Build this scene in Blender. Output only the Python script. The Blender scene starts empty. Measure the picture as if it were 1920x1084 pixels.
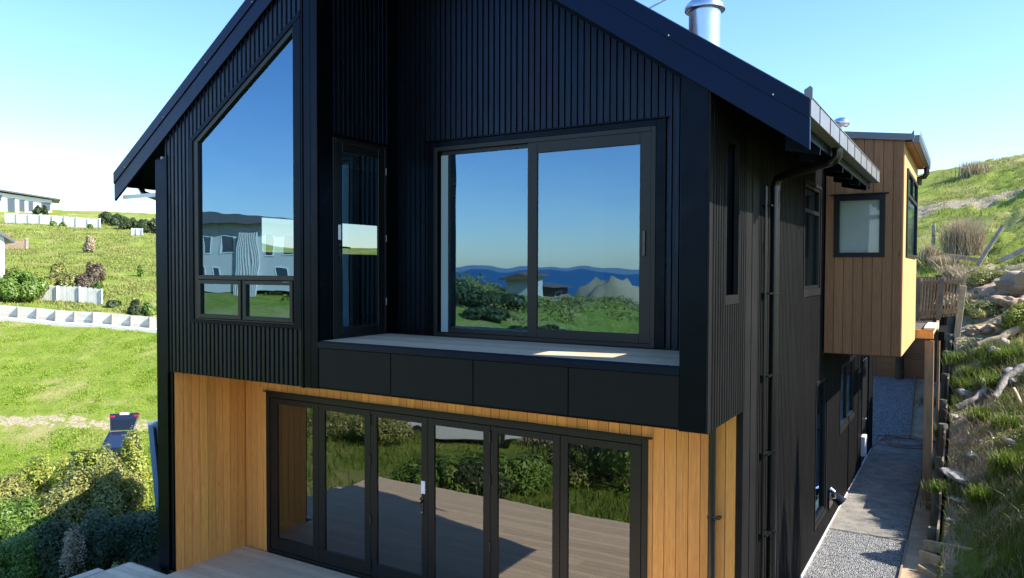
import bpy, math, random
import numpy as np
from mathutils import Vector, Matrix, noise

random.seed(7)
RNG = np.random.default_rng(7)
R = math.radians
scene = bpy.context.scene
col = scene.collection

# ------------------------------------------------------------------ camera
CAM = Vector((2.1161, -7.1093, 1.2232)); YAW, PITCH, ROLL, F = .5413, -.0267, .0029, 1424.16
cp, sp, cy_, sy_ = math.cos(PITCH), math.sin(PITCH), math.cos(YAW), math.sin(YAW)
FW = Vector((-sy_*cp, cy_*cp, sp)); RT0 = Vector((cy_, sy_, 0)); UP0 = RT0.cross(FW)
RT_ = RT0*math.cos(ROLL) + UP0*math.sin(ROLL); UP_ = UP0*math.cos(ROLL) - RT0*math.sin(ROLL)
cam_d = bpy.data.cameras.new('camera'); cam_o = bpy.data.objects.new('camera', cam_d); col.objects.link(cam_o)
m = Matrix((RT_, UP_, -FW)).transposed().to_4x4(); m.translation = CAM; cam_o.matrix_world = m
cam_d.sensor_width = 36; cam_d.lens = F/1920*36; cam_d.clip_start = .1; cam_d.clip_end = 40000
scene.camera = cam_o

# ------------------------------------------------------------------ light
SUN = Vector((1, .243, .785)).normalized()
SUN_EL = math.asin(SUN.z); SUN_AZ = math.atan2(SUN.x, SUN.y)
w = bpy.data.worlds.new('World'); scene.world = w; w.use_nodes = True
nt = w.node_tree; bg = nt.nodes['Background']; sk = nt.nodes.new('ShaderNodeTexSky'); sk.sky_type = 'NISHITA'
sk.sun_disc = False; sk.sun_elevation = SUN_EL; sk.sun_rotation = SUN_AZ; sk.air_density = 1.0; sk.dust_density = .3; sk.ozone_density = 2.0
hs = nt.nodes.new('ShaderNodeHueSaturation'); hs.inputs['Saturation'].default_value = 1.15; nt.links.new(sk.outputs[0], hs.inputs['Color'])
ad_ = nt.nodes.new('ShaderNodeMix'); ad_.data_type = 'RGBA'; ad_.blend_type = 'ADD'; ad_.inputs[0].default_value = 1; mu_ = nt.nodes.new('ShaderNodeMix'); mu_.data_type = 'RGBA'; mu_.blend_type = 'MULTIPLY'; mu_.inputs[0].default_value = 1; nt.links.new(hs.outputs[0], mu_.inputs[6]); mu_.inputs[7].default_value = (.9, .9, .98, 1); nt.links.new(mu_.outputs[2], ad_.inputs[6]); ad_.inputs[7].default_value = (.0, .15, .5, 1); nt.links.new(ad_.outputs[2], bg.inputs[0]); bg.inputs[1].default_value = .11
sd = bpy.data.lights.new('sun', 'SUN'); sd.energy = 3.8; sd.angle = R(.5); sd.color = (1, .95, .86)
so = bpy.data.objects.new('sun', sd); col.objects.link(so); so.rotation_euler = SUN.to_track_quat('Z', 'Y').to_euler(); so.location = (20, 5, 30)
scene.view_settings.view_transform = 'Standard'; scene.view_settings.look = 'None'
scene.view_settings.exposure = 1.6; scene.view_settings.gamma = 1
scene.cycles.max_bounces = 8; scene.cycles.transparent_max_bounces = 12

# ------------------------------------------------------------------ materials
def lin(c): return tuple(c)+(1,)
def mat(name, color, rough=.6, spec=.5, metal=0, var=0, vscale=3, bump=0, bscale=20, stretch=(1,1,1), island=0, color2=None, transl=0, coat=0, rvar=0, grain=0):
    m_ = bpy.data.materials.new(name); m_.use_nodes = True; t = m_.node_tree; b = t.nodes['Principled BSDF']
    b.inputs['Base Color'].default_value = lin(color); b.inputs['Roughness'].default_value = rough
    b.inputs['Specular IOR Level'].default_value = spec; b.inputs['Metallic'].default_value = metal
    if coat: b.inputs['Coat Weight'].default_value = coat
    tc = t.nodes.new('ShaderNodeTexCoord'); mp = t.nodes.new('ShaderNodeMapping'); mp.inputs['Scale'].default_value = stretch
    t.links.new(tc.outputs['Object'], mp.inputs[0])
    src = None
    if var or color2:
        n = t.nodes.new('ShaderNodeTexNoise'); n.inputs['Scale'].default_value = vscale; n.inputs['Detail'].default_value = 6; n.inputs['Roughness'].default_value = .65
        t.links.new(mp.outputs[0], n.inputs[0])
        r = t.nodes.new('ShaderNodeValToRGB'); r.color_ramp.elements[0].position = .32; r.color_ramp.elements[1].position = .68
        c2 = color2 or tuple(min(1, c*(1+var)) for c in color)
        c1 = color if color2 else tuple(c*(1-var) for c in color)
        r.color_ramp.elements[0].color = lin(c1); r.color_ramp.elements[1].color = lin(c2)
        t.links.new(n.outputs[0], r.inputs[0]); src = r.outputs[0]
    if grain:
        m2 = t.nodes.new('ShaderNodeMapping'); m2.inputs['Scale'].default_value = (55,55,1.1); t.links.new(tc.outputs['Object'], m2.inputs[0])
        n = t.nodes.new('ShaderNodeTexNoise'); n.inputs['Scale'].default_value = 1.0; n.inputs['Detail'].default_value = 4; n.inputs['Distortion'].default_value = .6; t.links.new(m2.outputs[0], n.inputs[0])
        g1 = t.nodes.new('ShaderNodeMapRange'); g1.inputs[1].default_value = .35; g1.inputs[2].default_value = .65; g1.inputs[3].default_value = 1-grain; g1.inputs[4].default_value = 1+grain*.5; t.links.new(n.outputs[0], g1.inputs[0])
        m3 = t.nodes.new('ShaderNodeMapping'); m3.inputs['Scale'].default_value = (3.4,3.4,1.5); t.links.new(tc.outputs['Object'], m3.inputs[0])
        vo = t.nodes.new('ShaderNodeTexVoronoi'); vo.inputs['Scale'].default_value = 1.0; t.links.new(m3.outputs[0], vo.inputs[0])
        k1 = t.nodes.new('ShaderNodeMapRange'); k1.inputs[1].default_value = .035; k1.inputs[2].default_value = .09; k1.inputs[3].default_value = .62; k1.inputs[4].default_value = 1; t.links.new(vo.outputs['Distance'], k1.inputs[0])
        mm_ = t.nodes.new('ShaderNodeMath'); mm_.operation = 'MULTIPLY'; t.links.new(g1.outputs[0], mm_.inputs[0]); t.links.new(k1.outputs[0], mm_.inputs[1])
        hv = t.nodes.new('ShaderNodeHueSaturation'); t.links.new(mm_.outputs[0], hv.inputs['Value']); t.links.new(src, hv.inputs['Color']); src = hv.outputs[0]
    if island:
        g = t.nodes.new('ShaderNodeNewGeometry'); h = t.nodes.new('ShaderNodeHueSaturation')
        mr = t.nodes.new('ShaderNodeMapRange'); mr.inputs[3].default_value = 1-island; mr.inputs[4].default_value = 1+island
        t.links.new(g.outputs['Random Per Island'], mr.inputs[0]); t.links.new(mr.outputs[0], h.inputs['Value'])
        mr2 = t.nodes.new('ShaderNodeMapRange'); mr2.inputs[3].default_value = .5-island*.025; mr2.inputs[4].default_value = .5+island*.025
        mm = t.nodes.new('ShaderNodeMath'); mm.operation = 'FRACT'; mu = t.nodes.new('ShaderNodeMath'); mu.operation = 'MULTIPLY'; mu.inputs[1].default_value = 17.3
        t.links.new(g.outputs['Random Per Island'], mu.inputs[0]); t.links.new(mu.outputs[0], mm.inputs[0]); t.links.new(mm.outputs[0], mr2.inputs[0]); t.links.new(mr2.outputs[0], h.inputs['Hue'])
        if src: t.links.new(src, h.inputs['Color'])
        else: h.inputs['Color'].default_value = lin(color)
        src = h.outputs[0]
    if src: t.links.new(src, b.inputs['Base Color'])
    if rvar:
        n = t.nodes.new('ShaderNodeTexNoise'); n.inputs['Scale'].default_value = 2.3; n.inputs['Detail'].default_value = 7; n.inputs['Roughness'].default_value = .7; t.links.new(mp.outputs[0], n.inputs[0])
        mr3 = t.nodes.new('ShaderNodeMapRange'); mr3.inputs[1].default_value = .3; mr3.inputs[2].default_value = .7; mr3.inputs[3].default_value = rough*(1-rvar); mr3.inputs[4].default_value = rough*(1+rvar); t.links.new(n.outputs[0], mr3.inputs[0]); t.links.new(mr3.outputs[0], b.inputs['Roughness'])
    if bump:
        n = t.nodes.new('ShaderNodeTexNoise'); n.inputs['Scale'].default_value = bscale; n.inputs['Detail'].default_value = 5
        t.links.new(mp.outputs[0], n.inputs[0]); bp = t.nodes.new('ShaderNodeBump'); bp.inputs['Strength'].default_value = min(1, bump); bp.inputs['Distance'].default_value = .02*max(1, bump)
        t.links.new(n.outputs[0], bp.inputs['Height']); t.links.new(bp.outputs[0], b.inputs['Normal'])
    if transl:
        tr = t.nodes.new('ShaderNodeBsdfTranslucent'); mx = t.nodes.new('ShaderNodeMixShader'); mx.inputs[0].default_value = transl
        if src: t.links.new(src, tr.inputs[0])
        else: tr.inputs[0].default_value = lin(color)
        t.links.new(b.outputs[0], mx.inputs[1]); t.links.new(tr.outputs[0], mx.inputs[2]); t.links.new(mx.outputs[0], t.nodes['Material Output'].inputs[0])
    return m_
M = {}
M['rib'] = mat('black_ribbed_steel', (.0022,.0023,.0026), .34, .38, var=.35, vscale=3, stretch=(8,8,.8), bump=.12, bscale=6, rvar=.3)
M['rib_s'] = mat('sunlit_dusty_ribbed_steel', (.0078,.0073,.0071), .6, .12, var=.55, vscale=3, stretch=(8,8,.5), bump=.1, bscale=6, rvar=.3)  # lit copy of the black ribbing: sunlight put into the base, plus dust streaks
M['flash_s'] = mat('sunlit_dusty_flashing', (.0095,.009,.0086), .6, .14, var=.3, vscale=2)  # lit copy of the black flashing, side wall sunlight in its paler base
M['flash'] = mat('black_flashing', (.0024,.0026,.003), .32, .3, .5, var=.2, vscale=2, bump=.08, bscale=2.5, rvar=.3)
M['fascia'] = mat('black_fascia', (.0025,.003,.005), .3, .36, var=.2, vscale=2, rvar=.25)
for q_, t_ in (('fascia', (.32,.5,1)), ('flash', (.5,.68,1)), ('rib', (.5,.68,1))): M[q_].node_tree.nodes['Principled BSDF'].inputs['Specular Tint'].default_value = t_+(1,)
M['panel'] = mat('black_fibre_panel', (.0058,.0058,.0057), .55, .18, var=.12, vscale=6)
M['alu'] = mat('black_aluminium', (.006,.0058,.0056), .4, .4)
M['dark'] = mat('black_void', (.004,.004,.004), .9, .1)
M['gutter'] = mat('grey_gutter_steel', (.16,.16,.17), .38, .6, var=.12, vscale=5)
M['pvc'] = mat('black_downpipe', (.01,.01,.011), .22, .6)
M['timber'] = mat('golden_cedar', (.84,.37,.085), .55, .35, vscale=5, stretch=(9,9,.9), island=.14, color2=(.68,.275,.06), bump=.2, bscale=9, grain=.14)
M['timber_s'] = mat('sunlit_cedar', (.60,.37,.155), .6, .3, vscale=5, stretch=(9,9,.9), island=.06, color2=(.52,.31,.12), bump=.2, bscale=9, grain=.14)  # lighter copy of the brown cedar, sun on the wing side painted in
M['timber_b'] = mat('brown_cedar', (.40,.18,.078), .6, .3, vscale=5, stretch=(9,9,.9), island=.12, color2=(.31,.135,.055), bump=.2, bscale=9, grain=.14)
M['groove'] = mat('cedar_groove_shade', (.2,.085,.025), .8, .2)  # shade in the board gaps painted as dark timber on the backing
M['deck'] = mat('weathered_deck', (.72,.54,.35), .6, .3, vscale=4, stretch=(1.2,14,14), island=.13, color2=(.55,.41,.27), bump=.3, bscale=8)
M['pine'] = mat('treated_pine', (.56,.42,.25), .75, .25, vscale=3, stretch=(3,3,3), island=.15, color2=(.32,.23,.13), bump=.25, bscale=14)
M['pine_d'] = mat('weathered_pine', (.3,.23,.16), .8, .2, vscale=4, island=.2, color2=(.17,.125,.085), bump=.4, bscale=14)
M['post_brown'] = mat('brown_post', (.45,.27,.14), .75, .25, vscale=3, stretch=(5,5,.7), color2=(.28,.16,.085), bump=.3, bscale=12)
M['pole'] = mat('old_pole', (.2,.18,.13), .85, .2, vscale=5, stretch=(4,4,.8), color2=(.09,.09,.06), bump=.5, bscale=12)
M['pole_l'] = mat('grey_post', (.42,.37,.33), .8, .2, vscale=5, color2=(.3,.26,.23))
M['bleach'] = mat('bleached_timber', (.72,.7,.64), .8, .2, vscale=2, island=.12, color2=(.58,.56,.5), bump=.2, bscale=10)
M['conc'] = mat('pale_concrete', (.62,.6,.55), .85, .2, var=.1, vscale=4, bump=.2, bscale=20)
M['metal'] = mat('galvanised_flue', (.72,.73,.75), .24, .5, metal=1, var=.06, vscale=4)
M['white'] = mat('white_paint', (.78,.78,.76), .6, .3, var=.05, vscale=4)
M['plaster'] = mat('interior_white', (.45,.45,.43), .8, .2)
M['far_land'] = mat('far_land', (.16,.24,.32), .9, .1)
M['pale_d'] = mat('grey_green_lining', (.30,.37,.37), .6, .3)
M['pale'] = mat('pale_lining', (.75,.76,.73), .6, .3)
M['floor_in'] = mat('interior_floor', (.16,.11,.07), .4, .4, var=.2)
M['rock'] = mat('pale_rock', (.42,.39,.34), .85, .2, vscale=6, color2=(.22,.2,.17), bump=1, bscale=9)
M['clay'] = mat('clay_bank', (.56,.40,.25), .95, .1, vscale=2, color2=(.27,.2,.14), bump=1, bscale=5)
M['drift'] = mat('driftwood', (.40,.35,.29), .85, .2, vscale=5, color2=(.22,.19,.16), bump=1, bscale=12, stretch=(1,1,1))
M['bark'] = mat('bark', (.09,.065,.045), .9, .1, var=.3, bump=.5, bscale=20)
M['blade'] = mat('grass_blade', (.105,.17,.022), .6, .25, island=.45, vscale=1.2, color2=(.16,.2,.03), transl=.35)
M['blade_l'] = mat('lawn_blade', (.2,.33,.025), .6, .25, island=.35, vscale=.35, color2=(.27,.36,.04), transl=.35)
M['blade_h'] = mat('hill_blade', (.20,.25,.05), .7, .2, island=.4, vscale=.3, color2=(.33,.31,.11), transl=.3)
M['dry'] = mat('dry_stalk', (.42,.34,.22), .8, .2, island=.25, transl=.2)
def leafm(n, c, c2, isl=.35, rough=.45): return mat(n, c, rough, .4, island=isl, vscale=1.1, color2=c2, transl=.25)
M['leaf_y'] = leafm('leaf_yellow_green', (.21,.27,.04), (.36,.36,.06))
M['leaf_g'] = leafm('leaf_mid_green', (.10,.18,.025), (.18,.27,.04))
M['leaf_d'] = leafm('leaf_dark_green', (.045,.075,.022), (.075,.11,.035))
M['leaf_b'] = leafm('leaf_blue_green', (.06,.105,.05), (.10,.15,.07))
M['leaf_r'] = leafm('leaf_bronze', (.13,.10,.06), (.18,.13,.09))
M['leaf_o'] = leafm('leaf_olive', (.19,.21,.05), (.32,.31,.09))
M['hose'] = mat('hose_rubber', (.3,.17,.14), .5, .4)
M['car'] = mat('car_paint', (.012,.016,.035), .12, .6, coat=.6)
M['carw'] = mat('white_car_paint', (.6,.62,.65), .2, .5, coat=.5)
M['tyre'] = mat('tyre_rubber', (.02,.02,.02), .9, .2)
M['tail'] = mat('tail_light_red', (.32,.012,.015), .2, .6)
M['cont'] = mat('container_blue', (.16,.24,.32), .5, .4, var=.12, vscale=2)
M['roofg'] = mat('grey_roofing', (.12,.12,.13), .5, .4)
M['brown_w'] = mat('brown_boarding', (.17,.11,.08), .7, .3, var=.15)
M['blue_w'] = mat('blue_grey_boarding', (.09,.14,.2), .6, .3, var=.1)
M['cream'] = mat('pale_render', (.55,.55,.52), .7, .3, var=.05)

def glassm(name, ior=1.95, tint=(.42,.5,.5), wav=.11, gcol=(.42,.73,1,1)):
    m_ = bpy.data.materials.new(name); m_.use_nodes = True; t = m_.node_tree; t.nodes.remove(t.nodes['Principled BSDF'])
    fr = t.nodes.new('ShaderNodeFresnel'); fr.inputs[0].default_value = ior
    tr = t.nodes.new('ShaderNodeBsdfTransparent'); tr.inputs[0].default_value = lin(tint)
    gl = t.nodes.new('ShaderNodeBsdfGlossy'); gl.inputs['Roughness'].default_value = .004; gl.inputs[0].default_value = gcol
    n = t.nodes.new('ShaderNodeTexNoise'); n.inputs['Scale'].default_value = 1.4; n.inputs['Detail'].default_value = 1
    tc = t.nodes.new('ShaderNodeTexCoord'); t.links.new(tc.outputs['Object'], n.inputs[0])
    bp = t.nodes.new('ShaderNodeBump'); bp.inputs['Strength'].default_value = wav; bp.inputs['Distance'].default_value = .02; t.links.new(n.outputs[0], bp.inputs['Height']); t.links.new(bp.outputs[0], gl.inputs['Normal'])
    mx = t.nodes.new('ShaderNodeMixShader'); t.links.new(fr.outputs[0], mx.inputs[0]); t.links.new(tr.outputs[0], mx.inputs[1]); t.links.new(gl.outputs[0], mx.inputs[2])
    t.links.new(mx.outputs[0], t.nodes['Material Output'].inputs[0]); return m_
M['glass'] = glassm('window_glass', 3.1)
M['glass_n'] = glassm('door_glass', 2.6, (.5,.52,.5), gcol=(.85,.9,.93,1))
M['glass_c'] = glassm('clear_window_glass', 1.6, (.9,.93,.93), gcol=(.9,.95,1,1))
M['carglass'] = mat('car_glass', (.01,.012,.015), .05, .8)
M['dglass'] = mat('distant_window_glass', (.05,.07,.09), .08, .8)

def groundm(name, g1, g2, straw, dirt, bumpd=.05, scale=1.0):
    m_ = bpy.data.materials.new(name); m_.use_nodes = True; t = m_.node_tree; b = t.nodes['Principled BSDF']; b.inputs['Roughness'].default_value = .9; b.inputs['Specular IOR Level'].default_value = .15
    tc = t.nodes.new('ShaderNodeTexCoord')
    def nz(s, d=6, rr=.6):
        n = t.nodes.new('ShaderNodeTexNoise'); n.inputs['Scale'].default_value = s*scale; n.inputs['Detail'].default_value = d; n.inputs['Roughness'].default_value = rr
        t.links.new(tc.outputs['Object'], n.inputs[0]); return n
    def ramp(n, a, b_, c1, c2):
        r = t.nodes.new('ShaderNodeValToRGB'); r.color_ramp.elements[0].position = a; r.color_ramp.elements[1].position = b_
        r.color_ramp.elements[0].color = lin(c1); r.color_ramp.elements[1].color = lin(c2); t.links.new(n, r.inputs[0]); return r
    def mixc(f, a, b_):
        x = t.nodes.new('ShaderNodeMix'); x.data_type = 'RGBA'; t.links.new(f, x.inputs[0]); t.links.new(a, x.inputs[6]); t.links.new(b_, x.inputs[7]); return x.outputs[2]
    n1 = nz(1.1); base = ramp(n1.outputs[0], .35, .65, g1, g2).outputs[0]
    n2 = nz(.16, 8, .7); f2 = ramp(n2.outputs[0], .5, .66, (0,0,0), (1,1,1)).outputs[0]
    n3 = nz(6, 4); st = ramp(n3.outputs[0], .3, .7, straw, tuple(c*.7 for c in straw)).outputs[0]
    base = mixc(f2, base, st)
    at = t.nodes.new('ShaderNodeAttribute'); at.attribute_name = 'dirt'
    n4 = nz(2.5, 8, .7); ad = t.nodes.new('ShaderNodeMath'); ad.operation = 'ADD'; t.links.new(at.outputs['Fac'], ad.inputs[0]); t.links.new(n4.outputs[0], ad.inputs[1])
    fd = ramp(ad.outputs[0], .95, 1.15, (0,0,0), (1,1,1)).outputs[0]
    n5 = nz(9, 5); dc = ramp(n5.outputs[0], .3, .7, dirt, tuple(c*.5 for c in dirt)).outputs[0]
    base = mixc(fd, base, dc)
    t.links.new(base, b.inputs['Base Color'])
    n6 = nz(5, 8, .75); bp = t.nodes.new('ShaderNodeBump'); bp.inputs['Strength'].default_value = 1; bp.inputs['Distance'].default_value = bumpd
    t.links.new(n6.outputs[0], bp.inputs['Height']); t.links.new(bp.outputs[0], b.inputs['Normal'])
    return m_
M['ground'] = groundm('meadow', (.15,.21,.025), (.23,.28,.045), (.42,.36,.15), (.52,.43,.28), .12)
def gravelm():
    m_ = bpy.data.materials.new('loose_gravel'); m_.use_nodes = True; t = m_.node_tree; b = t.nodes['Principled BSDF']; b.inputs['Roughness'].default_value = .85
    tc = t.nodes.new('ShaderNodeTexCoord'); v = t.nodes.new('ShaderNodeTexVoronoi'); v.inputs['Scale'].default_value = 38; t.links.new(tc.outputs['Object'], v.inputs[0])
    r = t.nodes.new('ShaderNodeValToRGB'); r.color_ramp.elements[0].color = (.07,.072,.08,1); r.color_ramp.elements[1].color = (.36,.35,.33,1)
    s = t.nodes.new('ShaderNodeSeparateColor'); t.links.new(v.outputs['Color'], s.inputs[0]); t.links.new(s.outputs[0], r.inputs[0]); t.links.new(r.outputs[0], b.inputs['Base Color'])
    bp = t.nodes.new('ShaderNodeBump'); bp.invert = True; bp.inputs['Distance'].default_value = .03; t.links.new(v.outputs['Distance'], bp.inputs['Height']); t.links.new(bp.outputs[0], b.inputs['Normal'])
    return m_
M['gravel'] = gravelm()
M['path'] = mat('path_concrete', (.33,.30,.25), .85, .25, vscale=3.2, color2=(.16,.15,.135), bump=.8, bscale=45)
def seam():
    m_ = mat('sea_water', (.01,.10,.22), .55, .25); t = m_.node_tree; b = t.nodes['Principled BSDF']
    n = t.nodes.new('ShaderNodeTexNoise'); n.inputs['Scale'].default_value = .05; n.inputs['Detail'].default_value = 8
    tc = t.nodes.new('ShaderNodeTexCoord'); t.links.new(tc.outputs['Object'], n.inputs[0])
    bp = t.nodes.new('ShaderNodeBump'); bp.inputs['Distance'].default_value = 6; t.links.new(n.outputs[0], bp.inputs['Height']); t.links.new(bp.outputs[0], b.inputs['Normal']); return m_
M['sea'] = seam()

# ------------------------------------------------------------------ helpers
def wm(o): return (wm(o.parent) @ o.matrix_parent_inverse if o.parent else Matrix()) @ o.matrix_basis
def attach(o, parent):
    o.parent = parent; o.matrix_parent_inverse = wm(parent).inverted()
def tag(o, label=None, cat=None, group=None, kind=None):
    if label: o['label'] = label
    if cat: o['category'] = cat
    if group: o['group'] = group
    if kind: o['kind'] = kind
    return o
def empty(name, loc, label, cat, group=None):
    o = bpy.data.objects.new(name, None); col.objects.link(o); o.location = loc; o.empty_display_size = .3
    return tag(o, label, cat, group)
def copy_tree(o, parent=None):
    c = o.copy(); col.objects.link(c)
    if parent: c.parent = parent
    for ch in list(o.children): copy_tree(ch, c)
    return c
class MB:
    def __init__(s): s.v = []; s.f = []; s.mi = []
    def poly(s, pts, mi=0):
        i = len(s.v); s.v += [tuple(p) for p in pts]; s.f.append(tuple(range(i, i+len(pts)))); s.mi.append(mi)
    def hexa(s, p, mi=0):
        i = len(s.v); s.v += [tuple(q) for q in p]
        for f in ((0,3,2,1),(4,5,6,7),(0,1,5,4),(1,2,6,5),(2,3,7,6),(3,0,4,7)): s.f.append(tuple(i+k for k in f)); s.mi.append(mi)
    def box(s, x0,x1,y0,y1,z0,z1, mi=0):
        s.hexa([(x0,y0,z0),(x1,y0,z0),(x1,y1,z0),(x0,y1,z0),(x0,y0,z1),(x1,y0,z1),(x1,y1,z1),(x0,y1,z1)], mi)
    def beam(s, a, b, w_, h_, up=(0,0,1), mi=0):
        a = Vector(a); b = Vector(b); d = (b-a).normalized(); r = d.cross(Vector(up)).normalized()
        if r.length < .1: r = Vector((1,0,0))
        u = r.cross(d); r = r*w_/2; u = u*h_/2
        s.hexa([a-r-u, a+r-u, b+r-u, b-r-u, a-r+u, a+r+u, b+r+u, b-r+u], mi)
    def prism(s, pts, off, mi=0):      # polygon (3-D points) extruded by a vector
        i = len(s.v); n = len(pts); off = Vector(off)
        s.v += [tuple(p) for p in pts]+[tuple(Vector(p)+off) for p in pts]
        s.f.append(tuple(i+k for k in range(n))); s.f.append(tuple(i+n+k for k in reversed(range(n)))); s.mi += [mi]*2
        for k in range(n): s.f.append((i+k, i+n+k, i+n+(k+1) % n, i+(k+1) % n)); s.mi.append(mi)
    def tube(s, pts, rad, n=10, cap=True, mi=0):
        pts = [Vector(p) for p in pts]; i = len(s.v)
        rads = rad if isinstance(rad, (list, tuple)) else [rad]*len(pts)
        d0 = (pts[1]-pts[0]).normalized(); ref = Vector((0,0,1)) if abs(d0.z) < .9 else Vector((1,0,0))
        r = d0.cross(ref).normalized()
        for k, p in enumerate(pts):
            d = (pts[min(k+1, len(pts)-1)]-pts[max(k-1, 0)]).normalized(); r = (r - d*r.dot(d)).normalized(); u = d.cross(r)
            for j in range(n):
                a = 2*math.pi*j/n; s.v.append(tuple(p+(r*math.cos(a)+u*math.sin(a))*rads[k]))
        for k in range(len(pts)-1):
            for j in range(n):
                a = i+k*n+j; b = i+k*n+(j+1) % n; s.f.append((a, b, b+n, a+n)); s.mi.append(mi)
        if cap:
            s.f.append(tuple(i+j for j in reversed(range(n)))); s.f.append(tuple(i+(len(pts)-1)*n+j for j in range(n))); s.mi += [mi]*2
    def build(s, name, mats, parent=None, smooth=False, bevel=0):
        me = bpy.data.meshes.new(name); me.from_pydata(s.v, [], s.f)
        mats = mats if isinstance(mats, (list, tuple)) else [mats]
        for q in mats: me.materials.append(M[q])
        if len(mats) > 1: me.polygons.foreach_set('material_index', s.mi)
        if smooth:
            me.polygons.foreach_set('use_smooth', [True]*len(me.polygons)); me.set_sharp_from_angle(angle=R(40))
        me.update(); o = bpy.data.objects.new(name, me); col.objects.link(o)
        if parent: attach(o, parent)
        if bevel:
            b = o.modifiers.new('bevel', 'BEVEL'); b.width = bevel; b.segments = 1; b.limit_method = 'ANGLE'
        return o
# wall planes: ('y', y0) faces -y ; ('x', x0) faces +x ; s runs along the wall, n outward
def W(pl, s_, n, z):
    return (s_, pl[1]-n, z) if pl[0] == 'y' else (pl[1]+n, s_, z)
def fbox(mb, pl, s0,s1,n0,n1,z0,z1, mi=0):
    a = W(pl, s0, n0, z0); b = W(pl, s1, n1, z1)
    mb.box(min(a[0],b[0]), max(a[0],b[0]), min(a[1],b[1]), max(a[1],b[1]), z0, z1, mi)
def ring(mb, pl, s0,s1,z0,z1, w_, n0, n1, wb=None, wt=None):
    wb = w_ if wb is None else wb; wt = w_ if wt is None else wt
    fbox(mb, pl, s0, s0+w_, n0, n1, z0, z1); fbox(mb, pl, s1-w_, s1, n0, n1, z0, z1)
    fbox(mb, pl, s0+w_, s1-w_, n0, n1, z0, z0+wb); fbox(mb, pl, s0+w_, s1-w_, n0, n1, z1-wt, z1)
RIDGE = -4.2505
cf = lambda v: (lambda s_: v)
def intervals(sa, sb, lo, hi, holes):
    sm = (sa+sb)/2; iv = [((lo(sa), lo(sb)), (hi(sa), hi(sb)))]
    for (h0, h1, hl, hh) in holes:
        if h0 <= sm <= h1:
            out = []
            for (l, u) in iv:
                a = (hl(sa), hl(sb)); b = (hh(sa), hh(sb))
                if a[0] >= u[0] and a[1] >= u[1] or b[0] <= l[0] and b[1] <= l[1]: out.append((l, u)); continue
                if a[0] > l[0] or a[1] > l[1]: out.append((l, (max(a[0], l[0]), max(a[1], l[1]))))
                if b[0] < u[0] or b[1] < u[1]: out.append(((min(b[0], u[0]), min(b[1], u[1])), u))
            iv = out
    return iv
def ribwall(mb, pl, s0, s1, lo, hi, holes=(), pitch=.088, depth=.02, phase=0.0):
    prof = [(0, depth), (.046, depth), (.054, 0), (.080, 0), (.088, depth)]
    k = pitch/.088; br = set([s0, s1])
    for h in holes:
        for e in (h[0], h[1]):
            if s0 < e < s1: br.add(e)
    if pl[0] == 'y' and s0 < RIDGE < s1: br.add(RIDGE)
    n0 = int(math.floor((s0-phase)/pitch))-1; n1 = int(math.ceil((s1-phase)/pitch))+1
    for i in range(n0, n1):
        for (p, d) in prof[:-1]:
            q = phase+i*pitch+p*k
            if s0 < q < s1: br.add(q)
    def nn(s_):
        t = ((s_-phase) % pitch)/k
        for (a, da), (b, db) in zip(prof[:-1], prof[1:]):
            if a <= t <= b: return da+(db-da)*(t-a)/(b-a)
        return depth
    br = sorted(br)
    for a, b in zip(br[:-1], br[1:]):
        if b-a < 1e-5: continue
        na, nb = nn(a+1e-6), nn(b-1e-6)
        for (l, u) in intervals(a, b, lo, hi, holes):
            pts = [W(pl, a, na, l[0]), W(pl, b, nb, l[1]), W(pl, b, nb, u[1]), W(pl, a, na, u[0])]
            mb.poly(pts if pl[0] == 'y' else pts)
def boards(mb, pl, s0, s1, lo, hi, holes=(), w_=.141, gap=.007, n0=0, n1=.018):
    s_ = s0
    while s_ < s1-.01:
        e = min(s_+w_, s1)
        cuts = sorted([s_, e]+[h[i] for h in holes for i in (0, 1) if s_ < h[i] < e])
        for a, b in zip(cuts[:-1], cuts[1:]):
            bb = b-gap if b == e else b
            if bb-a < .004: continue
            for (l, u) in intervals(a, bb, lo, hi, holes):
                P = [W(pl, a, n0, l[0]), W(pl, bb, n0, l[1]), W(pl, bb, n1, l[1]), W(pl, a, n1, l[0]), W(pl, a, n0, u[0]), W(pl, bb, n0, u[1]), W(pl, bb, n1, u[1]), W(pl, a, n1, u[0])]
                mb.hexa(P)
        s_ = e
def npmesh(name, verts, faces, mname, parent=None, smooth=False):
    me = bpy.data.meshes.new(name); nv = len(verts); nf = len(faces); k = faces.shape[1]
    me.vertices.add(nv); me.vertices.foreach_set('co', np.asarray(verts, dtype=np.float32).ravel())
    me.loops.add(nf*k); me.loops.foreach_set('vertex_index', faces.astype(np.int32).ravel())
    me.polygons.add(nf); me.polygons.foreach_set('loop_start', np.arange(0, nf*k, k, dtype=np.int32)); me.polygons.foreach_set('loop_total', np.full(nf, k, dtype=np.int32))
    me.materials.append(M[mname])
    if smooth: me.polygons.foreach_set('use_smooth', np.ones(nf, dtype=bool))
    me.update(calc_edges=True); me.validate()
    o = bpy.data.objects.new(name, me); col.objects.link(o)
    if parent: attach(o, parent)
    return o

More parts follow.
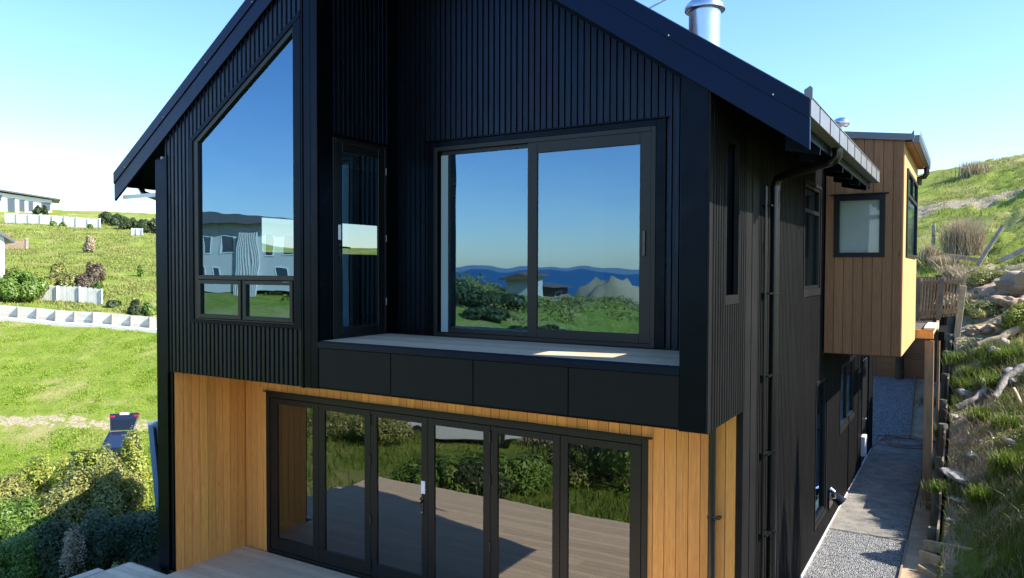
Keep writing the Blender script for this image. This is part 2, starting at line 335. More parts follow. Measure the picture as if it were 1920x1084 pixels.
# ------------------------------------------------------------------ terrain height
def sstep(x, a, b):
    t = np.clip((x-a)/(b-a), 0, 1); return t*t*(3-2*t)
def vnoise(x, y, s=1.0, seed=0):      # smooth value noise, vectorised
    x = np.asarray(x, float)*s+seed*17.17; y = np.asarray(y, float)*s+seed*9.31
    xi = np.floor(x); yi = np.floor(y); fx = x-xi; fy = y-yi; fx = fx*fx*(3-2*fx); fy = fy*fy*(3-2*fy)
    def h(a, b):
        t = np.sin(a*127.1+b*311.7+seed*74.7)*43758.5453; return t-np.floor(t)
    return (h(xi, yi)*(1-fx)+h(xi+1, yi)*fx)*(1-fy)+(h(xi, yi+1)*(1-fx)+h(xi+1, yi+1)*fx)*fy-.5
def fbm(x, y, s=1, seed=0, o=4):
    r = 0; a = 1
    for i in range(o): r = r+a*vnoise(x, y, s*2**i, seed+i*3); a *= .5
    return r
fh = np.array([-sy_, cy_]); rh = np.array([cy_, sy_])
def H(x, y):
    x = np.asarray(x, float); y = np.asarray(y, float)
    dx, dy = x-CAM.x, y-CAM.y
    D = dx*fh[0]+dy*fh[1]; L = dx*rh[0]+dy*rh[1]
    u = 960+1424*L/np.maximum(D, 1)
    # left: valley lawn rising to the hilltop
    zl = np.interp(D, [6,10,14,20,24,28,33,37,45,55,55.8,60,80,110,150,165,230,400], [-3.9,-4.1,-4.8,-6.4,-7.4,-8.3,-8.6,-8.2,-5.9,-3.2,-2.6,-2.0,1.0,5.4,11.6,12.2,13,10])
    zl = zl+.0032*(290-np.clip(u, -300, 290))*np.clip(D/55, 0, 2.2)*sstep(D, 20, 50)*.85
    zl = zl-sstep(u, 300, 560)*np.clip((D-60)/90, 0, 1.5)*6.5
    zl = zl+fbm(x, y, .35, 3)*.16*sstep(D, 9, 16)+fbm(x, y, .08, 8)*.5*sstep(D, 60, 90)+fbm(x, y, 1.3, 5, 2)*.07*sstep(D, 12, 20)
    # front: garden, then ground falling to the sea
    zf = np.interp(-y, [0, 3, 12, 28, 40, 52, 66, 76, 95, 150, 200, 400], [-3.9,-3.9,-4.9,-7.4,-6.6,-4.6,-2.9,-3.4,-9,-26,-46,-60])+3.2*np.exp(-((x+50)/11)**2-((y+60)/12)**2)-1.6*sstep(x,-36,-24)*sstep(-y,40,60)
    zf = zf+fbm(x, y, .12, 11)*np.interp(-y, [3,20,60,100], [.05,.5,1.6,3])+6.6*np.exp(-((x+50)/17)**2-((y+35)/17)**2)
    # headland to the far right of the reflection
    hd = np.exp(-(((x+80)/27)**2+((y+186)/20)**2)**2)
    zf = zf+hd*(30+.22*(x+90)+fbm(x, y, .07, 21, 5)*16-np.abs(fbm(x, y, .11, 27, 4))*14)
    wf = sstep(D, 5, 11)*sstep(y, -9, -1)
    wf = np.maximum(wf, sstep(D, 11, 18)*sstep(y, -30, -10))
    z = zf*(1-wf)+zl*wf
    # right: bank and hill
    d = x-1.82
    d = np.where(d > 0, np.maximum(d-.38*(1-sstep(y, 7.6, 9.4)), .0), d)
    b = np.interp(y, [-30,-10,0,4,7,10,12.5,15,18,22,30,37,39.5,60,75,120,300], [-3.6,-3.5,-3.45,-3.4,-3.15,-2.45,-1.7,-.8,0,.9,2.7,4.0,5.2,9.0,10.6,12.5,8])
    s_ = np.interp(y, [-8,0,6,8.5,12,15,20,60], [.6,.95,.9,.62,.48,.35,.25,.15])
    zr = b+s_*np.clip(d, 0, 2.6)+.17*np.clip(d-2.6, 0, 60)+.15*np.clip(d, -30, 0)*sstep(y, 20, 26)
    zr = zr+fbm(x, y, .8, 31)*np.interp(y, [0,8,14,24,40], [.12,.2,.4,.6,.5])*sstep(np.abs(d), .0, .9)+fbm(x, y*1.6, 1.9, 37, 3)*np.interp(y, [0,12,30], [.06,.12,.22])*sstep(np.abs(d), 0, .5)
    wr = np.maximum(sstep(x, 1.76, 1.82)*sstep(y, -14, -4), sstep(y, 22, 22.06)*sstep(x, -30, -9))
    wr = np.where(y > 22, wr, wr)
    z = z*(1-wr)+zr*wr
    # level pad under the house, path and deck
    pad = (sstep(x, -8.42, -8.36))*(1-sstep(x, 1.76, 1.82))*sstep(y, -2.95, -2.8)*(1-sstep(y, 22, 22.06))
    zp = np.interp(y, [16.3, 22], [-3.47, -2.52])
    return z*(1-pad)+zp*pad
def hz(x, y): return float(H(x, y))
def GP(u, D, dz=0):
    """ground point at picture column u and forward distance D"""
    k = (u-960)/1424; x = CAM.x+D*(fh[0]+rh[0]*k); y = CAM.y+D*(fh[1]+rh[1]*k)
    return Vector((x, y, hz(x, y)+dz))
def GPM(u, D, dz=0, yg=1.37):
    k = (u-960)/1424; x = CAM.x+D*(fh[0]+rh[0]*k); y = 2*yg-(CAM.y+D*(fh[1]+rh[1]*k))
    return Vector((x, y, hz(x, y)+dz))
def lines(segs):
    out = []
    for a, b, st in segs: out += list(np.arange(a, b-1e-6, st))
    return out+[segs[-1][1]]
xs = lines([(-3000,-400,260),(-400,-160,12),(-160,-60,1.6),(-60,-20,.8),(-20,-9.3,.5)])[:-1]+[-9.3,-9.0,-8.7,-8.42,-8.36,-6,-3,-1,0,1,1.76,1.82]+lines([(1.9,6,.14),(6,20,.6),(20,80,4),(80,500,60),(500,3000,400)])
ys = lines([(-500,-280,40),(-280,-215,6),(-215,-150,2),(-150,-100,5),(-100,-30,2),(-30,-3,.6)])[:-1]+[-2.95,-2.8]+lines([(-2.4,14,.3),(14,21.9,.18)])[:-1]+[22,22.06]+lines([(22.3,48,.28),(48,70,.6),(70,200,2),(200,400,20),(400,3000,260)])
xs = np.array(sorted(set(np.round(xs, 3)))); ys = np.array(sorted(set(np.round(ys, 3))))
X, Y = np.meshgrid(xs, ys); Z = H(X, Y)
nx, ny = len(xs), len(ys); idx = np.arange(nx*ny).reshape(ny, nx)
faces = np.stack([idx[:-1,:-1], idx[:-1,1:], idx[1:,1:], idx[1:,:-1]], -1).reshape(-1, 4)
gnd = npmesh('ground', np.stack([X, Y, Z], -1).reshape(-1, 3), faces, 'ground', smooth=True); tag(gnd, kind='structure')
at = gnd.data.attributes.new('dirt', 'FLOAT', 'POINT')
xf, yf = X.ravel(), Y.ravel()
dd = sstep(xf, 1.5, 1.7)*sstep(yf, 13, 16)*(1-sstep(yf, 22, 27))*.55
dd += np.exp(-((xf-2.25)/.35)**2-((yf-10.6)/1.6)**2)*.6
dd += np.where((xf > 1.6)*(xf < 2.0)*(yf > 3)*(yf < 22), .35, 0)
dd += np.where((xf > 1.84)*(xf < 5)*(yf > 3)*(yf < 14), .38, 0)
dd += .75*np.exp(-((yf-38.3-.0*xf)/.8)**2)*(xf > -10)
dd += np.where((yf < -120), .8, 0)+np.where((yf < -38)*(yf > -120), .38, 0)
Dg = (xf-CAM.x)*fh[0]+(yf-CAM.y)*fh[1]; Lg = (xf-CAM.x)*rh[0]+(yf-CAM.y)*rh[1]
dd += np.where(np.abs(Dg-40.6-(Lg+18)*.05+.6*fbm(xf,yf,.5,77)) < .75, .5, 0)*(xf < -9)
at.data.foreach_set('value', np.clip(dd, 0, 1).astype(np.float32))
# sea
mb = MB(); mb.poly([(-20000,-25000,-42),(20000,-25000,-42),(20000,-150,-42),(-20000,-150,-42)]); tag(mb.build('sea', 'sea'), kind='structure')
# far land across the water
mb = MB(); pr = []
for i in range(61):
    x = -16000+i*450; pr.append((x, 14+14*noise.noise(Vector((i*.23, 0, 0)))+6*noise.noise(Vector((i*.7, 3, 0)))))
for (x0, h0), (x1, h1) in zip(pr[:-1], pr[1:]):
    mb.poly([(x0,-11000,-43),(x1,-11000,-43),(x1,-12500,h1),(x0,-12500,h0)]); mb.poly([(x0,-12500,h0),(x1,-12500,h1),(x1,-15000,-43),(x0,-15000,-43)])
tag(mb.build('hills', 'far_land'), kind='structure')
# ------------------------------------------------------------------ the black house
PIT = .6928; XE0, XE1 = -9.41, .91; ZE = 2.6985
def RT(x): return ZE+PIT*(x-XE0) if x < RIDGE else ZE-PIT*(x-XE1)
XL, XR = -8.43, 0.0; XS = -5.06; YD = 1.3285; YR = 1.48; ZD = .283; ZB = -.335; ZL = -3.36; YB = 14.6
house = empty('house', (-4.2, 7, -3.45), 'black ribbed steel gabled house with golden timber ground floor walls and a balcony recess', 'house')
FR = ('y', 0.0)
# --- front left bay
def bay_pl(s_, off=0):      # sloping top of the tall window
    return 3.025+off+(s_+7.43)*.655
mb = MB()
ribwall(mb, FR, -8.2, -5.32, cf(ZB), lambda s_: RT(s_)-.32, [(-7.60, -5.32, cf(.43), lambda s_: bay_pl(s_, .16))], phase=-8.14)
mb.build('ribbed_cladding', 'rib', house)
mb = MB()
mb.box(-8.43, -8.17, -.03, .0, ZL+.0, 2.85); mb.box(-8.43,-8.40,0,14.6,-4.3,1.5); mb.box(-8.43,-8.40,0,14.6,2.1,2.9); mb.box(-8.43,-8.40,0,1.9,1.5,2.1); mb.box(-8.43,-8.40,5.2,14.6,1.5,2.1)           # corner flashing and left wall skin
mb.box(-8.40, -8.08, .0, .02, ZL, ZB+.02)
mb.build('corner_flashing', 'flash', house, bevel=.004)
for q in ((-8.17,-8.145,-.036,.0,ZB-.01,2.9), (-5.34,-5.315,-.036,0,ZB-.01,4.9), (-8.10,-8.075,-.012,0,ZL,ZB)): mb = MB(); mb.box(*q); mb.build('flashing_edge', 'flash', house)
mb = MB(); mb.box(-5.30, XS, -.028, .0, ZB, 5.35); mb.box(-5.315, -5.30, -.02, 0, ZB, 5.3); mb.box(-5.19, -5.18, -.033, -.028, ZB, 5.3); mb.build('corner_post', 'flash', house, bevel=.004)
# window surround of the bay (follows the sloping head)
def slanted(mb, s0, s1, o0, o1, n0, n1):
    a0, a1 = bay_pl(s0, o0), bay_pl(s1, o0); b0, b1 = bay_pl(s0, o1), bay_pl(s1, o1)
    mb.hexa([(s0,-n0,a0),(s1,-n0,a1),(s1,-n1,a1),(s0,-n1,a0),(s0,-n0,b0),(s1,-n0,b1),(s1,-n1,b1),(s0,-n1,b0)])
mb = MB()
mb.hexa([(-7.61,0,.425),(-7.53,0,.425),(-7.53,-.045,.425),(-7.61,-.045,.425),(-7.61,0,bay_pl(-7.61,.17)),(-7.53,0,bay_pl(-7.53,.17)),(-7.53,-.045,bay_pl(-7.53,.17)),(-7.61,-.045,bay_pl(-7.61,.17))])
slanted(mb, -7.53, -5.345, .085, .17, .0, .045)
mb.hexa([(-5.475,0,.425),(-5.345,0,.425),(-5.345,-.042,.425),(-5.475,-.042,.425),(-5.475,0,bay_pl(-5.475,.085)),(-5.345,0,bay_pl(-5.345,.085)),(-5.345,-.042,bay_pl(-5.345,.085)),(-5.475,-.042,bay_pl(-5.475,.085))])
mb.box(-7.53, -5.475, -.045, 0, .425, .475)
mb.box(-7.53, -5.475, -.052, -.045, .425, .433)
mb.build('window_flashing', 'flash', house, bevel=.003)
wf = MB()
wf.hexa([(-7.53,.03,.475),(-7.43,.03,.475),(-7.43,-.03,.475),(-7.53,-.03,.475),(-7.53,.03,bay_pl(-7.53,.085)),(-7.43,.03,bay_pl(-7.43,.085)),(-7.43,-.03,bay_pl(-7.43,.085)),(-7.53,-.03,bay_pl(-7.53,.085))])
slanted(wf, -7.43, -5.49, .0, .085, -.03, .03)
wf.hexa([(-5.495,.03,.475),(-5.475,.03,.475),(-5.475,-.03,.475),(-5.495,-.03,.475),(-5.495,.03,bay_pl(-5.495,-.0)),(-5.475,.03,bay_pl(-5.475,.0)),(-5.475,-.03,bay_pl(-5.475,.0)),(-5.495,-.03,bay_pl(-5.495,.0))])
wf.box(-7.43, -5.495, -.03, .03, 1.055, 1.12); wf.box(-7.43, -5.495, -.03, .03, .475, .50)
wf.box(-6.505, -6.465, -.03, .03, .50, 1.055)
win = wf.build('window', 'alu', house, bevel=.004); tag(win, 'tall window with a sloping head over two small awning sashes')
mb = MB(); mb.poly([(-7.43,.01,1.12),(-5.495,.01,1.12),(-5.495,.01,bay_pl(-5.495)),(-7.43,.01,bay_pl(-7.43))]); mb.build('pane', 'glass', win)
for (a, b) in ((-7.425, -6.51), (-6.46, -5.50)):
    s_ = MB(); ring(s_, FR, a, b, .505, 1.05, .055, -.005, .048); o = s_.build('sash', 'alu', win, bevel=.004)
    g = MB(); g.poly([(a+.05,-.012,.55),(b-.05,-.012,.55),(b-.05,-.012,1.0),(a+.05,-.012,1.0)]); g.build('pane', 'glass', win)
mb = MB(); mb.box(-7.46, -7.43, .035, .30, 1.1, bay_pl(-7.43)); mb.prism([(-7.43,.035,bay_pl(-7.43)),(-7.43,.035,bay_pl(-7.43)+.03),(-5.48,.035,bay_pl(-5.48)+.03),(-5.48,.035,bay_pl(-5.48))], (0,.27,0)); mb.box(-7.43,-5.48,.035,.30,1.07,1.1); mb.build('window_reveal', 'pale', win)
h_ = MB(); h_.box(-5.66, -5.54, -.062, -.048, 1.033, 1.043); h_.build('stay', 'gutter', win)
# --- fascia / barge boards
def barge(z0, z1, y0, y1, name, mname, xa=XE0, xb=XE1, bevel=.004):
    mb = MB()
    mb.prism([(xa,y0,RT(xa)+z0),(xa,y0,RT(xa)+z1),(RIDGE,y0,RT(RIDGE)+z1),(RIDGE,y0,RT(RIDGE)+z0)], (0, y1-y0, 0))
    mb.prism([(RIDGE,y0,RT(RIDGE)+z0),(RIDGE,y0,RT(RIDGE)+z1),(xb,y0,RT(xb)+z1),(xb,y0,RT(xb)+z0)], (0, y1-y0, 0))
    return mb.build(name, mname, house, bevel=bevel)
barge(-.43, -.16, -.075, -.035, 'barge_board', 'fascia')
barge(-.165, .012, -.09, -.0345, 'barge_flashing', 'fascia')
for i in range(11):
    x = -9.1+i*.97; z = RT(x)-.135; mb = MB(); mb.tube([(x,-.094,z),(x,-.087,z)], .0075, 6); mb.build('screw', 'white', house)
# barge underside trim over the recess wall
mb = MB(); mb.prism([(-4.25,1.44,RT(-4.25)-.44),(-4.25,1.44,RT(-4.25)-.2),(-.26,1.44,RT(-.26)-.2),(-.26,1.44,RT(-.26)-.44)], (0,.02,0)); mb.build('gable_trim', 'flash', house)
# --- roof slabs
def slab(xa, xb, y0, y1, t0=-.2, t1=0, name='roof', mname='fascia'):
    mb = MB(); mb.prism([(xa,y0,RT(xa)+t0),(xa,y0,RT(xa)+t1),(xb,y0,RT(xb)+t1),(xb,y0,RT(xb)+t0)], (0,y1-y0,0)); return mb
mb = slab(XE0+.02, RIDGE, -.033, YB); r1 = slab(RIDGE, XE1-.13, -.033, 5.78)
o = len(mb.v); mb.v += r1.v; mb.f += [tuple(k+o for k in f) for f in r1.f]; mb.mi += r1.mi
r1 = slab(RIDGE, -.02, 5.78, YB); o = len(mb.v); mb.v += r1.v; mb.f += [tuple(k+o for k in f) for f in r1.f]; mb.mi += r1.mi
roof = mb.build('roof', 'flash', house)
mb = MB()
for i in range(64):        # standing corrugations on both slopes
    y = .05+i*.225
    for (xa, xb) in ((XE0+.03, RIDGE-.05), (RIDGE+.05, XE1-.02 if y < 5.7 else -.05)):
        mb.beam((xa,y,RT(xa)+.012), (xb,y,RT(xb)+.012), .05, .03)
mb.build('roof_ribs', 'roofg', roof)
mb = MB(); mb.box(XE1-.13, XE1-.115, -.03, 5.8, ZE-.235, ZE+.02); mb.build('eave_board', 'flash', roof)
# --- gutter along the right eave with straps
mb = MB()
mb.box(.905, .92, -.075, 5.8, 2.555, 2.725); mb.box(.80, .905, -.07, 5.8, 2.555, 2.568); mb.box(.80, .92, 5.8, 5.812, 2.555, 2.725)
mb.box(.893, .928, -.07, 5.8, 2.714, 2.728)
gut = mb.build('gutter', 'gutter', house, bevel=.003)
for i in range(9): mb = MB(); mb.box(.921, .925, .35+i*.62, .362+i*.62, 2.555, 2.715); mb.build('gutter_joint', 'dark', gut)
mb = MB(); mb.prism([(.86,-.075,2.70),(.93,-.075,2.70),(.93,-.075,2.80),(.91,-.075,2.82),(.86,-.075,2.79)], (0,-.012,0)); mb.build('gutter_end', 'gutter', gut)
for i in range(6):
    mb = MB(); y = 1.2+i*.82; mb.prism([(.45,y,2.47),(.79,y,2.40),(.79,y,2.56),(.45,y,2.77)], (0,.045,0)); mb.build('rafter_tail', 'flash', house)
# left eave gutter
mb = MB(); mb.box(-9.44, -9.33, -.03, 14.5, 2.50, 2.64); mb.build('gutter', 'flash', house)
mb = MB(); mb.tube([(-9.38,.35,2.52),(-9.30,.35,2.42),(-9.0,.35,2.34),(-8.6,.35,2.28),(-8.5,.35,2.2),(-8.5,.35,-3.9)], .045, 10); mb.build('downpipe', 'pvc', house, smooth=True)
mb = MB(); mb.box(-9.3, -8.44, .0, .02, 2.30, 2.36); mb.build('soffit_trim', 'white', house)
# --- balcony recess
BK = ('y', YR)
mb = MB()
ribwall(mb, BK, -4.96, -.26, cf(ZD), lambda s_: RT(s_)-.2, [(-4.43, -.935, cf(.28), cf(3.0))], phase=-4.965)
mb.build('recess_cladding', 'rib', house)
mb = MB(); mb.box(-5.06, -4.955, YR-.05, YR, ZD, RT(-5.06)-.2); mb.build('corner_trim', 'flash', house)
SW = ('x', XS)
mb = MB()
ribwall(mb, SW, .26, 1.345, cf(2.99), cf(RT(XS)-.2), phase=.262)
mb.build('side_cladding', 'rib', house)
mb = MB(); mb.box(XS-.02, XS+.012, 0, .27, 2.99, 5.1); mb.box(XS-.02, XS+.02, 0, 1.43, 2.955, 2.992)
mb.box(XS-.03, XS+.01, 1.345, 1.43, ZD, 5.1); mb.box(XS-.03, XS+.012, .0, .24, ZD, 2.955)
mb.build('side_lining', 'flash', house)
# balcony door
mb = MB(); ring(mb, SW, .24, 1.32, ZD+.005, 2.95, .05, -.03, .02); door = mb.build('door', 'alu', house, bevel=.003); tag(door, 'narrow glazed balcony door with a lever handle')
mb = MB(); ring(mb, SW, .295, 1.265, ZD+.02, 2.895, .125, -.02, .012); fbox
mb.build('door_leaf', 'alu', door, bevel=.003)
mb = MB(); mb.poly([(XS-.004,.42,.41),(XS-.004,1.145,.41),(XS-.004,1.145,2.77),(XS-.004,.42,2.77)]); mb.build('pane', 'glass', door)
mb = MB(); mb.box(XS+.012, XS+.022, .335, .385, 1.60, 1.80); mb.build('lock_cover', 'white', door, bevel=.004)
mb = MB(); mb.box(XS+.012, XS+.02, .345, .378, 1.38, 1.56); mb.tube([(XS+.02,.36,1.5),(XS+.07,.36,1.5),(XS+.075,.40,1.5),(XS+.07,.50,1.495)], .011, 8); mb.tube([(XS+.015,.36,1.36),(XS+.03,.36,1.36)], .012, 8); mb.build('handle', 'pvc', door, smooth=True)
for z in (.7, 1.6, 2.55): mb = MB(); mb.tube([(XS+.028,1.285,z),(XS+.028,1.285,z+.1)], .01, 6); mb.build('hinge', 'gutter', door)
# sliding door in the recess
mb = MB(); ring(mb, BK, -4.43, -.94, .284, 3.0, .12, .0, .03, wb=.0, wt=.09); mb.box(-4.46, -.91, YR-.06, YR-.03, 2.985, 3.005); mb.build('window_flashing', 'flash', house, bevel=.003)
mb = MB(); ring(mb, BK, -4.31, -1.06, .284, 2.91, .06, -.06, .035, wb=.05)
sl = mb.build('sliding_door', 'alu', house, bevel=.003); tag(sl, 'two panel sliding glass door opening to the balcony')
mb = MB(); ring(mb, BK, -4.20, -2.62, .335, 2.85, .13, -.05, -.015, wb=.06, wt=.055); mb.build('fixed_panel', 'alu', sl, bevel=.003)
mb = MB(); ring(mb, BK, -2.80, -1.12, .335, 2.85, .14, -.01, .028, wb=.11, wt=.14); mb.build('sliding_panel', 'alu', sl, bevel=.003)
mb = MB(); mb.poly([(-4.07,YR+.03,.395),(-2.75,YR+.03,.395),(-2.75,YR+.03,2.795),(-4.07,YR+.03,2.795)]); mb.build('pane', 'glass', sl)
mb = MB(); mb.poly([(-2.66,YR-.008,.445),(-1.26,YR-.008,.445),(-1.26,YR-.008,2.71),(-2.66,YR-.008,2.71)]); mb.build('pane', 'glass', sl)
mb = MB(); mb.box(-1.215, -1.18, YR-.05, YR-.028, 1.38, 1.68); mb.tube([(-1.197,YR-.058,1.52),(-1.197,YR-.05,1.52)], .009, 8); mb.build('handle', 'pvc', sl, bevel=.004)
mb = MB(); mb.box(-4.20, -4.085, YR-.005, YR+.004, .34, 2.79); mb.build('reveal', 'pale_d', sl)
# balcony floor, trims, panels
mb = MB()
for k in range(11):
    y0 = .015+k*.1345
    if y0+.128 < 1.47: mb.box(-5.05, -.262, y0, y0+.128, ZD-.028, ZD)
bf = mb.build('balcony_decking', 'deck', house)
mb = MB(); mb.box(-5.06, -.26, -.005, .012, ZD-.07, ZD+.004); mb.box(-5.06, -.26, -.03, -.005, ZD-.085, ZD-.012); mb.build('balcony_edge', 'fascia', house, bevel=.003)
mb = MB(); mb.box(-5.06, -.26, .012, 1.44, -.25, ZD-.03); mb.box(-5.06, -.26, .0, .012, -.30, .20); mb.build('balcony_structure', 'dark', house)
pw = 4.80/4
for k in range(4):
    mb = MB(); a = -5.057+k*pw; mb.box(a+.006, a+pw-.006, -.020, -.002, -.307, .192); mb.build('balcony_panel', 'panel', house, bevel=.002)
# right side wall of the recess with its slot
SL = (.56, 1.03, cf(.955), cf(2.54))
mb = MB(); mb.box(-.26, .0, -.03, .0, ZB-.005, 3.1); mb.build('corner_post', 'flash', house, bevel=.004)
mb = MB(); mb.box(-.26, -.255, 0, YR, ZD, .955); mb.box(-.26, -.255, 0, YR, 2.54, RT(-.26)-.2); mb.box(-.26, -.255, 0, .56, .955, 2.54); mb.box(-.26, -.255, 1.03, YR, .955, 2.54)
mb.box(-.255, -.03, .5, .56, .955, 2.54); mb.box(-.255, -.03, 1.03, 1.09, .955, 2.54); mb.box(-.255, -.03, .5, 1.09, .90, .955)
mb.build('recess_lining', 'flash', house)
SD = ('x', 0.0)
zt_side = cf(RT(0)-.2)
holes = [SL, (4.72, 6.24, cf(.80), cf(2.58)), (5.98, 7.12, cf(-3.05), cf(-.60)), (8.68, 10.9, cf(-1.98), cf(-.62)), (12.3, 13.6, cf(-3.4), cf(-.9))]
mb = MB()
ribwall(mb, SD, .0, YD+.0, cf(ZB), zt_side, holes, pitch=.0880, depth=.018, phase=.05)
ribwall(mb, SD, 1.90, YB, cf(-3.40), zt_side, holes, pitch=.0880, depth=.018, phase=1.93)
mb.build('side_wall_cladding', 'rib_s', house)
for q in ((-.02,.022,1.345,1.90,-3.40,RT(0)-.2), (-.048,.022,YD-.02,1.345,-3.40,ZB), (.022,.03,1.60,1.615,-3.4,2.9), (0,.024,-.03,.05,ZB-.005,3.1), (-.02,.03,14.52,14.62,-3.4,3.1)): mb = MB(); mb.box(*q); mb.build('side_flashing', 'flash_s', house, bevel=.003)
# slot flashing
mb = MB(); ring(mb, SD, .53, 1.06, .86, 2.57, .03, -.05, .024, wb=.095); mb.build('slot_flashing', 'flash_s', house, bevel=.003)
# soffit over the ground floor recess
mb = MB(); mb.box(-8.40, -.02, .0, YD, ZB+.0, ZB+.03); mb.build('soffit', 'flash', house)
# --- ground floor timber walls
LW = ('y', YD)
bh = [(-7.56, -1.075, cf(-3.5), cf(-.75))]
mb = MB(); boards(mb, LW, -8.062, -.05, cf(ZL-.02), cf(ZB), bh)
mb.build('timber_cladding', 'timber', house)
mb = MB(); boards(mb, ('x', -8.08), .02, YD-.02, cf(ZL-.02), cf(ZB)); mb.build('timber_cladding', 'timber', house)
mb = MB(); mb.box(-8.08, -7.56, YD, YD+.1, ZL-.1, ZB); mb.box(-1.075, -.05, YD, YD+.1, ZL-.1, ZB); mb.box(-7.56, -1.075, YD, YD+.1, -.75, ZB); mb.box(-8.30, -8.08, .02, YD+.1, ZL-.1, ZB)
mb.build('wall_lining', 'groove', house)
mb = MB(); mb.box(-8.43, -8.08, YD+.1, YD+.2, ZL, ZB); mb.build('wing_wall', 'flash', house)
# --- folding doors
mb = MB(); ring(mb, LW, -7.56, -1.075, ZL+.0, -.77, .075, -.06, .035, wb=.05); mb.box(-7.60, -1.02, YD-.06, YD-.02, -.765, -.745)
fd = mb.build('folding_door', 'alu', house, bevel=.003); tag(fd, 'six panel folding glass door with black frames')
px = [(-7.322,-6.535),(-6.280,-5.475),(-5.238,-4.418),(-4.198,-3.385),(-3.160,-2.342),(-2.126,-1.300)]
edge = [-7.48]+[(px[i][1]+px[i+1][0])/2 for i in range(5)]+[-1.155]
for i, (a, b) in enumerate(px):
    e0, e1 = edge[i]+.004, edge[i+1]-.004; z0, z1 = ZL+.055, -.855
    mb = MB(); n0, n1 = -.035, .022
    fbox(mb, LW, e0, a, n0, n1, z0, z1); fbox(mb, LW, b, e1, n0, n1, z0, z1); fbox(mb, LW, a, b, n0, n1, z0, z0+.20); fbox(mb, LW, a, b, n0, n1, z1-.09, z1)
    lf = mb.build('door_leaf', 'alu', fd, bevel=.003)
    g = MB(); y = YD-.0; g.poly([(a-.01,y,z0+.19),(b+.01,y,z0+.19),(b+.01,y,z1-.08),(a-.01,y,z1-.08)]); g.build('pane', 'glass_n', fd)
for x in (edge[2], edge[4]):
    for z in (-.98, -1.55, -2.45, -3.1):
        mb = MB(); mb.box(x-.014, x+.014, YD-.042, YD-.022, z-.09, z+.06); mb.build('hinge', 'pvc', fd, bevel=.003)
x = edge[3]-.09
mb = MB(); mb.box(x-.022, x+.022, YD-.034, YD-.022, -2.24, -1.98); mb.tube([(x,YD-.03,-2.05),(x,YD-.085,-2.05),(x-.03,YD-.09,-2.05),(x-.13,YD-.085,-2.055)], .011, 8); mb.build('handle', 'pvc', fd, smooth=True)
mb = MB(); mb.box(x-.02, x+.05, YD-.036, YD-.022, -1.93, -1.75); mb.build('lock_cover', 'white', fd, bevel=.004)
mb = MB(); mb.tube([(x,YD-.034,-2.19),(x,YD-.046,-2.19)], .016, 8); mb.build('keyhole', 'gutter', fd)
# --- downpipes
mb = MB(); mb.tube([(-.29,1.215,ZB+.02),(-.29,1.215,-3.35)], .042, 14)
dp = mb.build('downpipe', 'pvc', house, smooth=True)
for z in (-1.55, -2.9):
    mb = MB(); mb.tube([(-.29,1.215,z),(-.29,1.215,z+.03)], .05, 14); mb.box(-.25, -.20, 1.21, 1.31, z, z+.02); mb.build('pipe_clip', 'pvc', dp, smooth=True)
mb = MB(); mb.tube([(.86,1.9,2.56),(.86,1.9,2.47),(.83,1.9,2.43),(.78,1.92,2.41),(.22,2.28,2.33),(.15,2.32,2.31),(.12,2.34,2.25),(.115,2.34,2.15),(.115,2.34,-3.4)], .052, 14)
dp = mb.build('downpipe', 'pvc', house, smooth=True)
mb = MB(); mb.tube([(.115,2.34,z) for z in (2.22, 2.16)], .058, 14); mb.build('pipe_socket', 'pvc', dp, smooth=True)
for z in (1.97, .93, -.05, -.98, -1.95, -2.9):
    mb = MB(); mb.tube([(.115,2.34,z),(.115,2.34,z+.03)], .06, 14); mb.box(.02, .10, 2.29, 2.31, z, z+.02); mb.box(.02,.12,2.10,2.32,z,z+.018); mb.build('pipe_clip', 'pvc', dp, smooth=True)
for z in (0.4,-1.4): mb = MB(); mb.tube([(.115,2.34,z),(.115,2.34,z+.05)], .056, 14); mb.build('pipe_socket', 'pvc', dp, smooth=True)
mb = MB(); mb.tube([(.06,2.10,2.2),(.06,2.10,-3.38)], .018, 8); mb.tube([(.06,2.10,1.55),(.06,2.10,1.42)], .026, 8); mb.build('conduit', 'pvc', house, smooth=True)
# --- side windows
def side_window(s0, s1, z0, z1, label, mulls=(), trans=(), fl=.05):
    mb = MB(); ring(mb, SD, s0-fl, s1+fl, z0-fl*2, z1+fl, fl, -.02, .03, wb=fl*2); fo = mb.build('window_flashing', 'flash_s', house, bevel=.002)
    mb = MB(); ring(mb, SD, s0, s1, z0, z1, .05, -.06, .012)
    for q in mulls: fbox(mb, SD, q-.03, q+.03, -.06, .008, z0+.05, z1-.05)
    for q in trans: fbox(mb, SD, s0+.05, s1-.05, -.06, .010, q-.03, q+.03)
    w_ = mb.build('window', 'alu', house, bevel=.003); tag(w_, label)
    mb = MB(); mb.poly([(-.03,s0+.04,z0+.04),(-.03,s1-.04,z0+.04),(-.03,s1-.04,z1-.04),(-.03,s0+.04,z1-.04)]); mb.build('pane', 'glass', w_); return w_
side_window(4.78, 6.18, .92, 2.52, 'upper side window with a top light', trans=(2.12,), fl=.055)
side_window(6.02, 7.08, -2.97, -.65, 'tall ground floor side window', fl=.04)
side_window(8.74, 10.85, -1.88, -.67, 'pair of small ground floor side windows', mulls=(9.8,), fl=.05)
mb = MB(); fbox(mb, SD, 12.3, 13.6, -.08, .0, -3.38, -.95); sdoor = mb.build('door', 'alu', house); tag(sdoor, 'plain black back door')
mb = MB(); fbox(mb, SD, 12.25, 12.31, -.02, .03, -3.38, -.9); fbox(mb, SD, 13.6, 13.66, -.02, .03, -3.38, -.9); mb.build('frame', 'flash', sdoor)
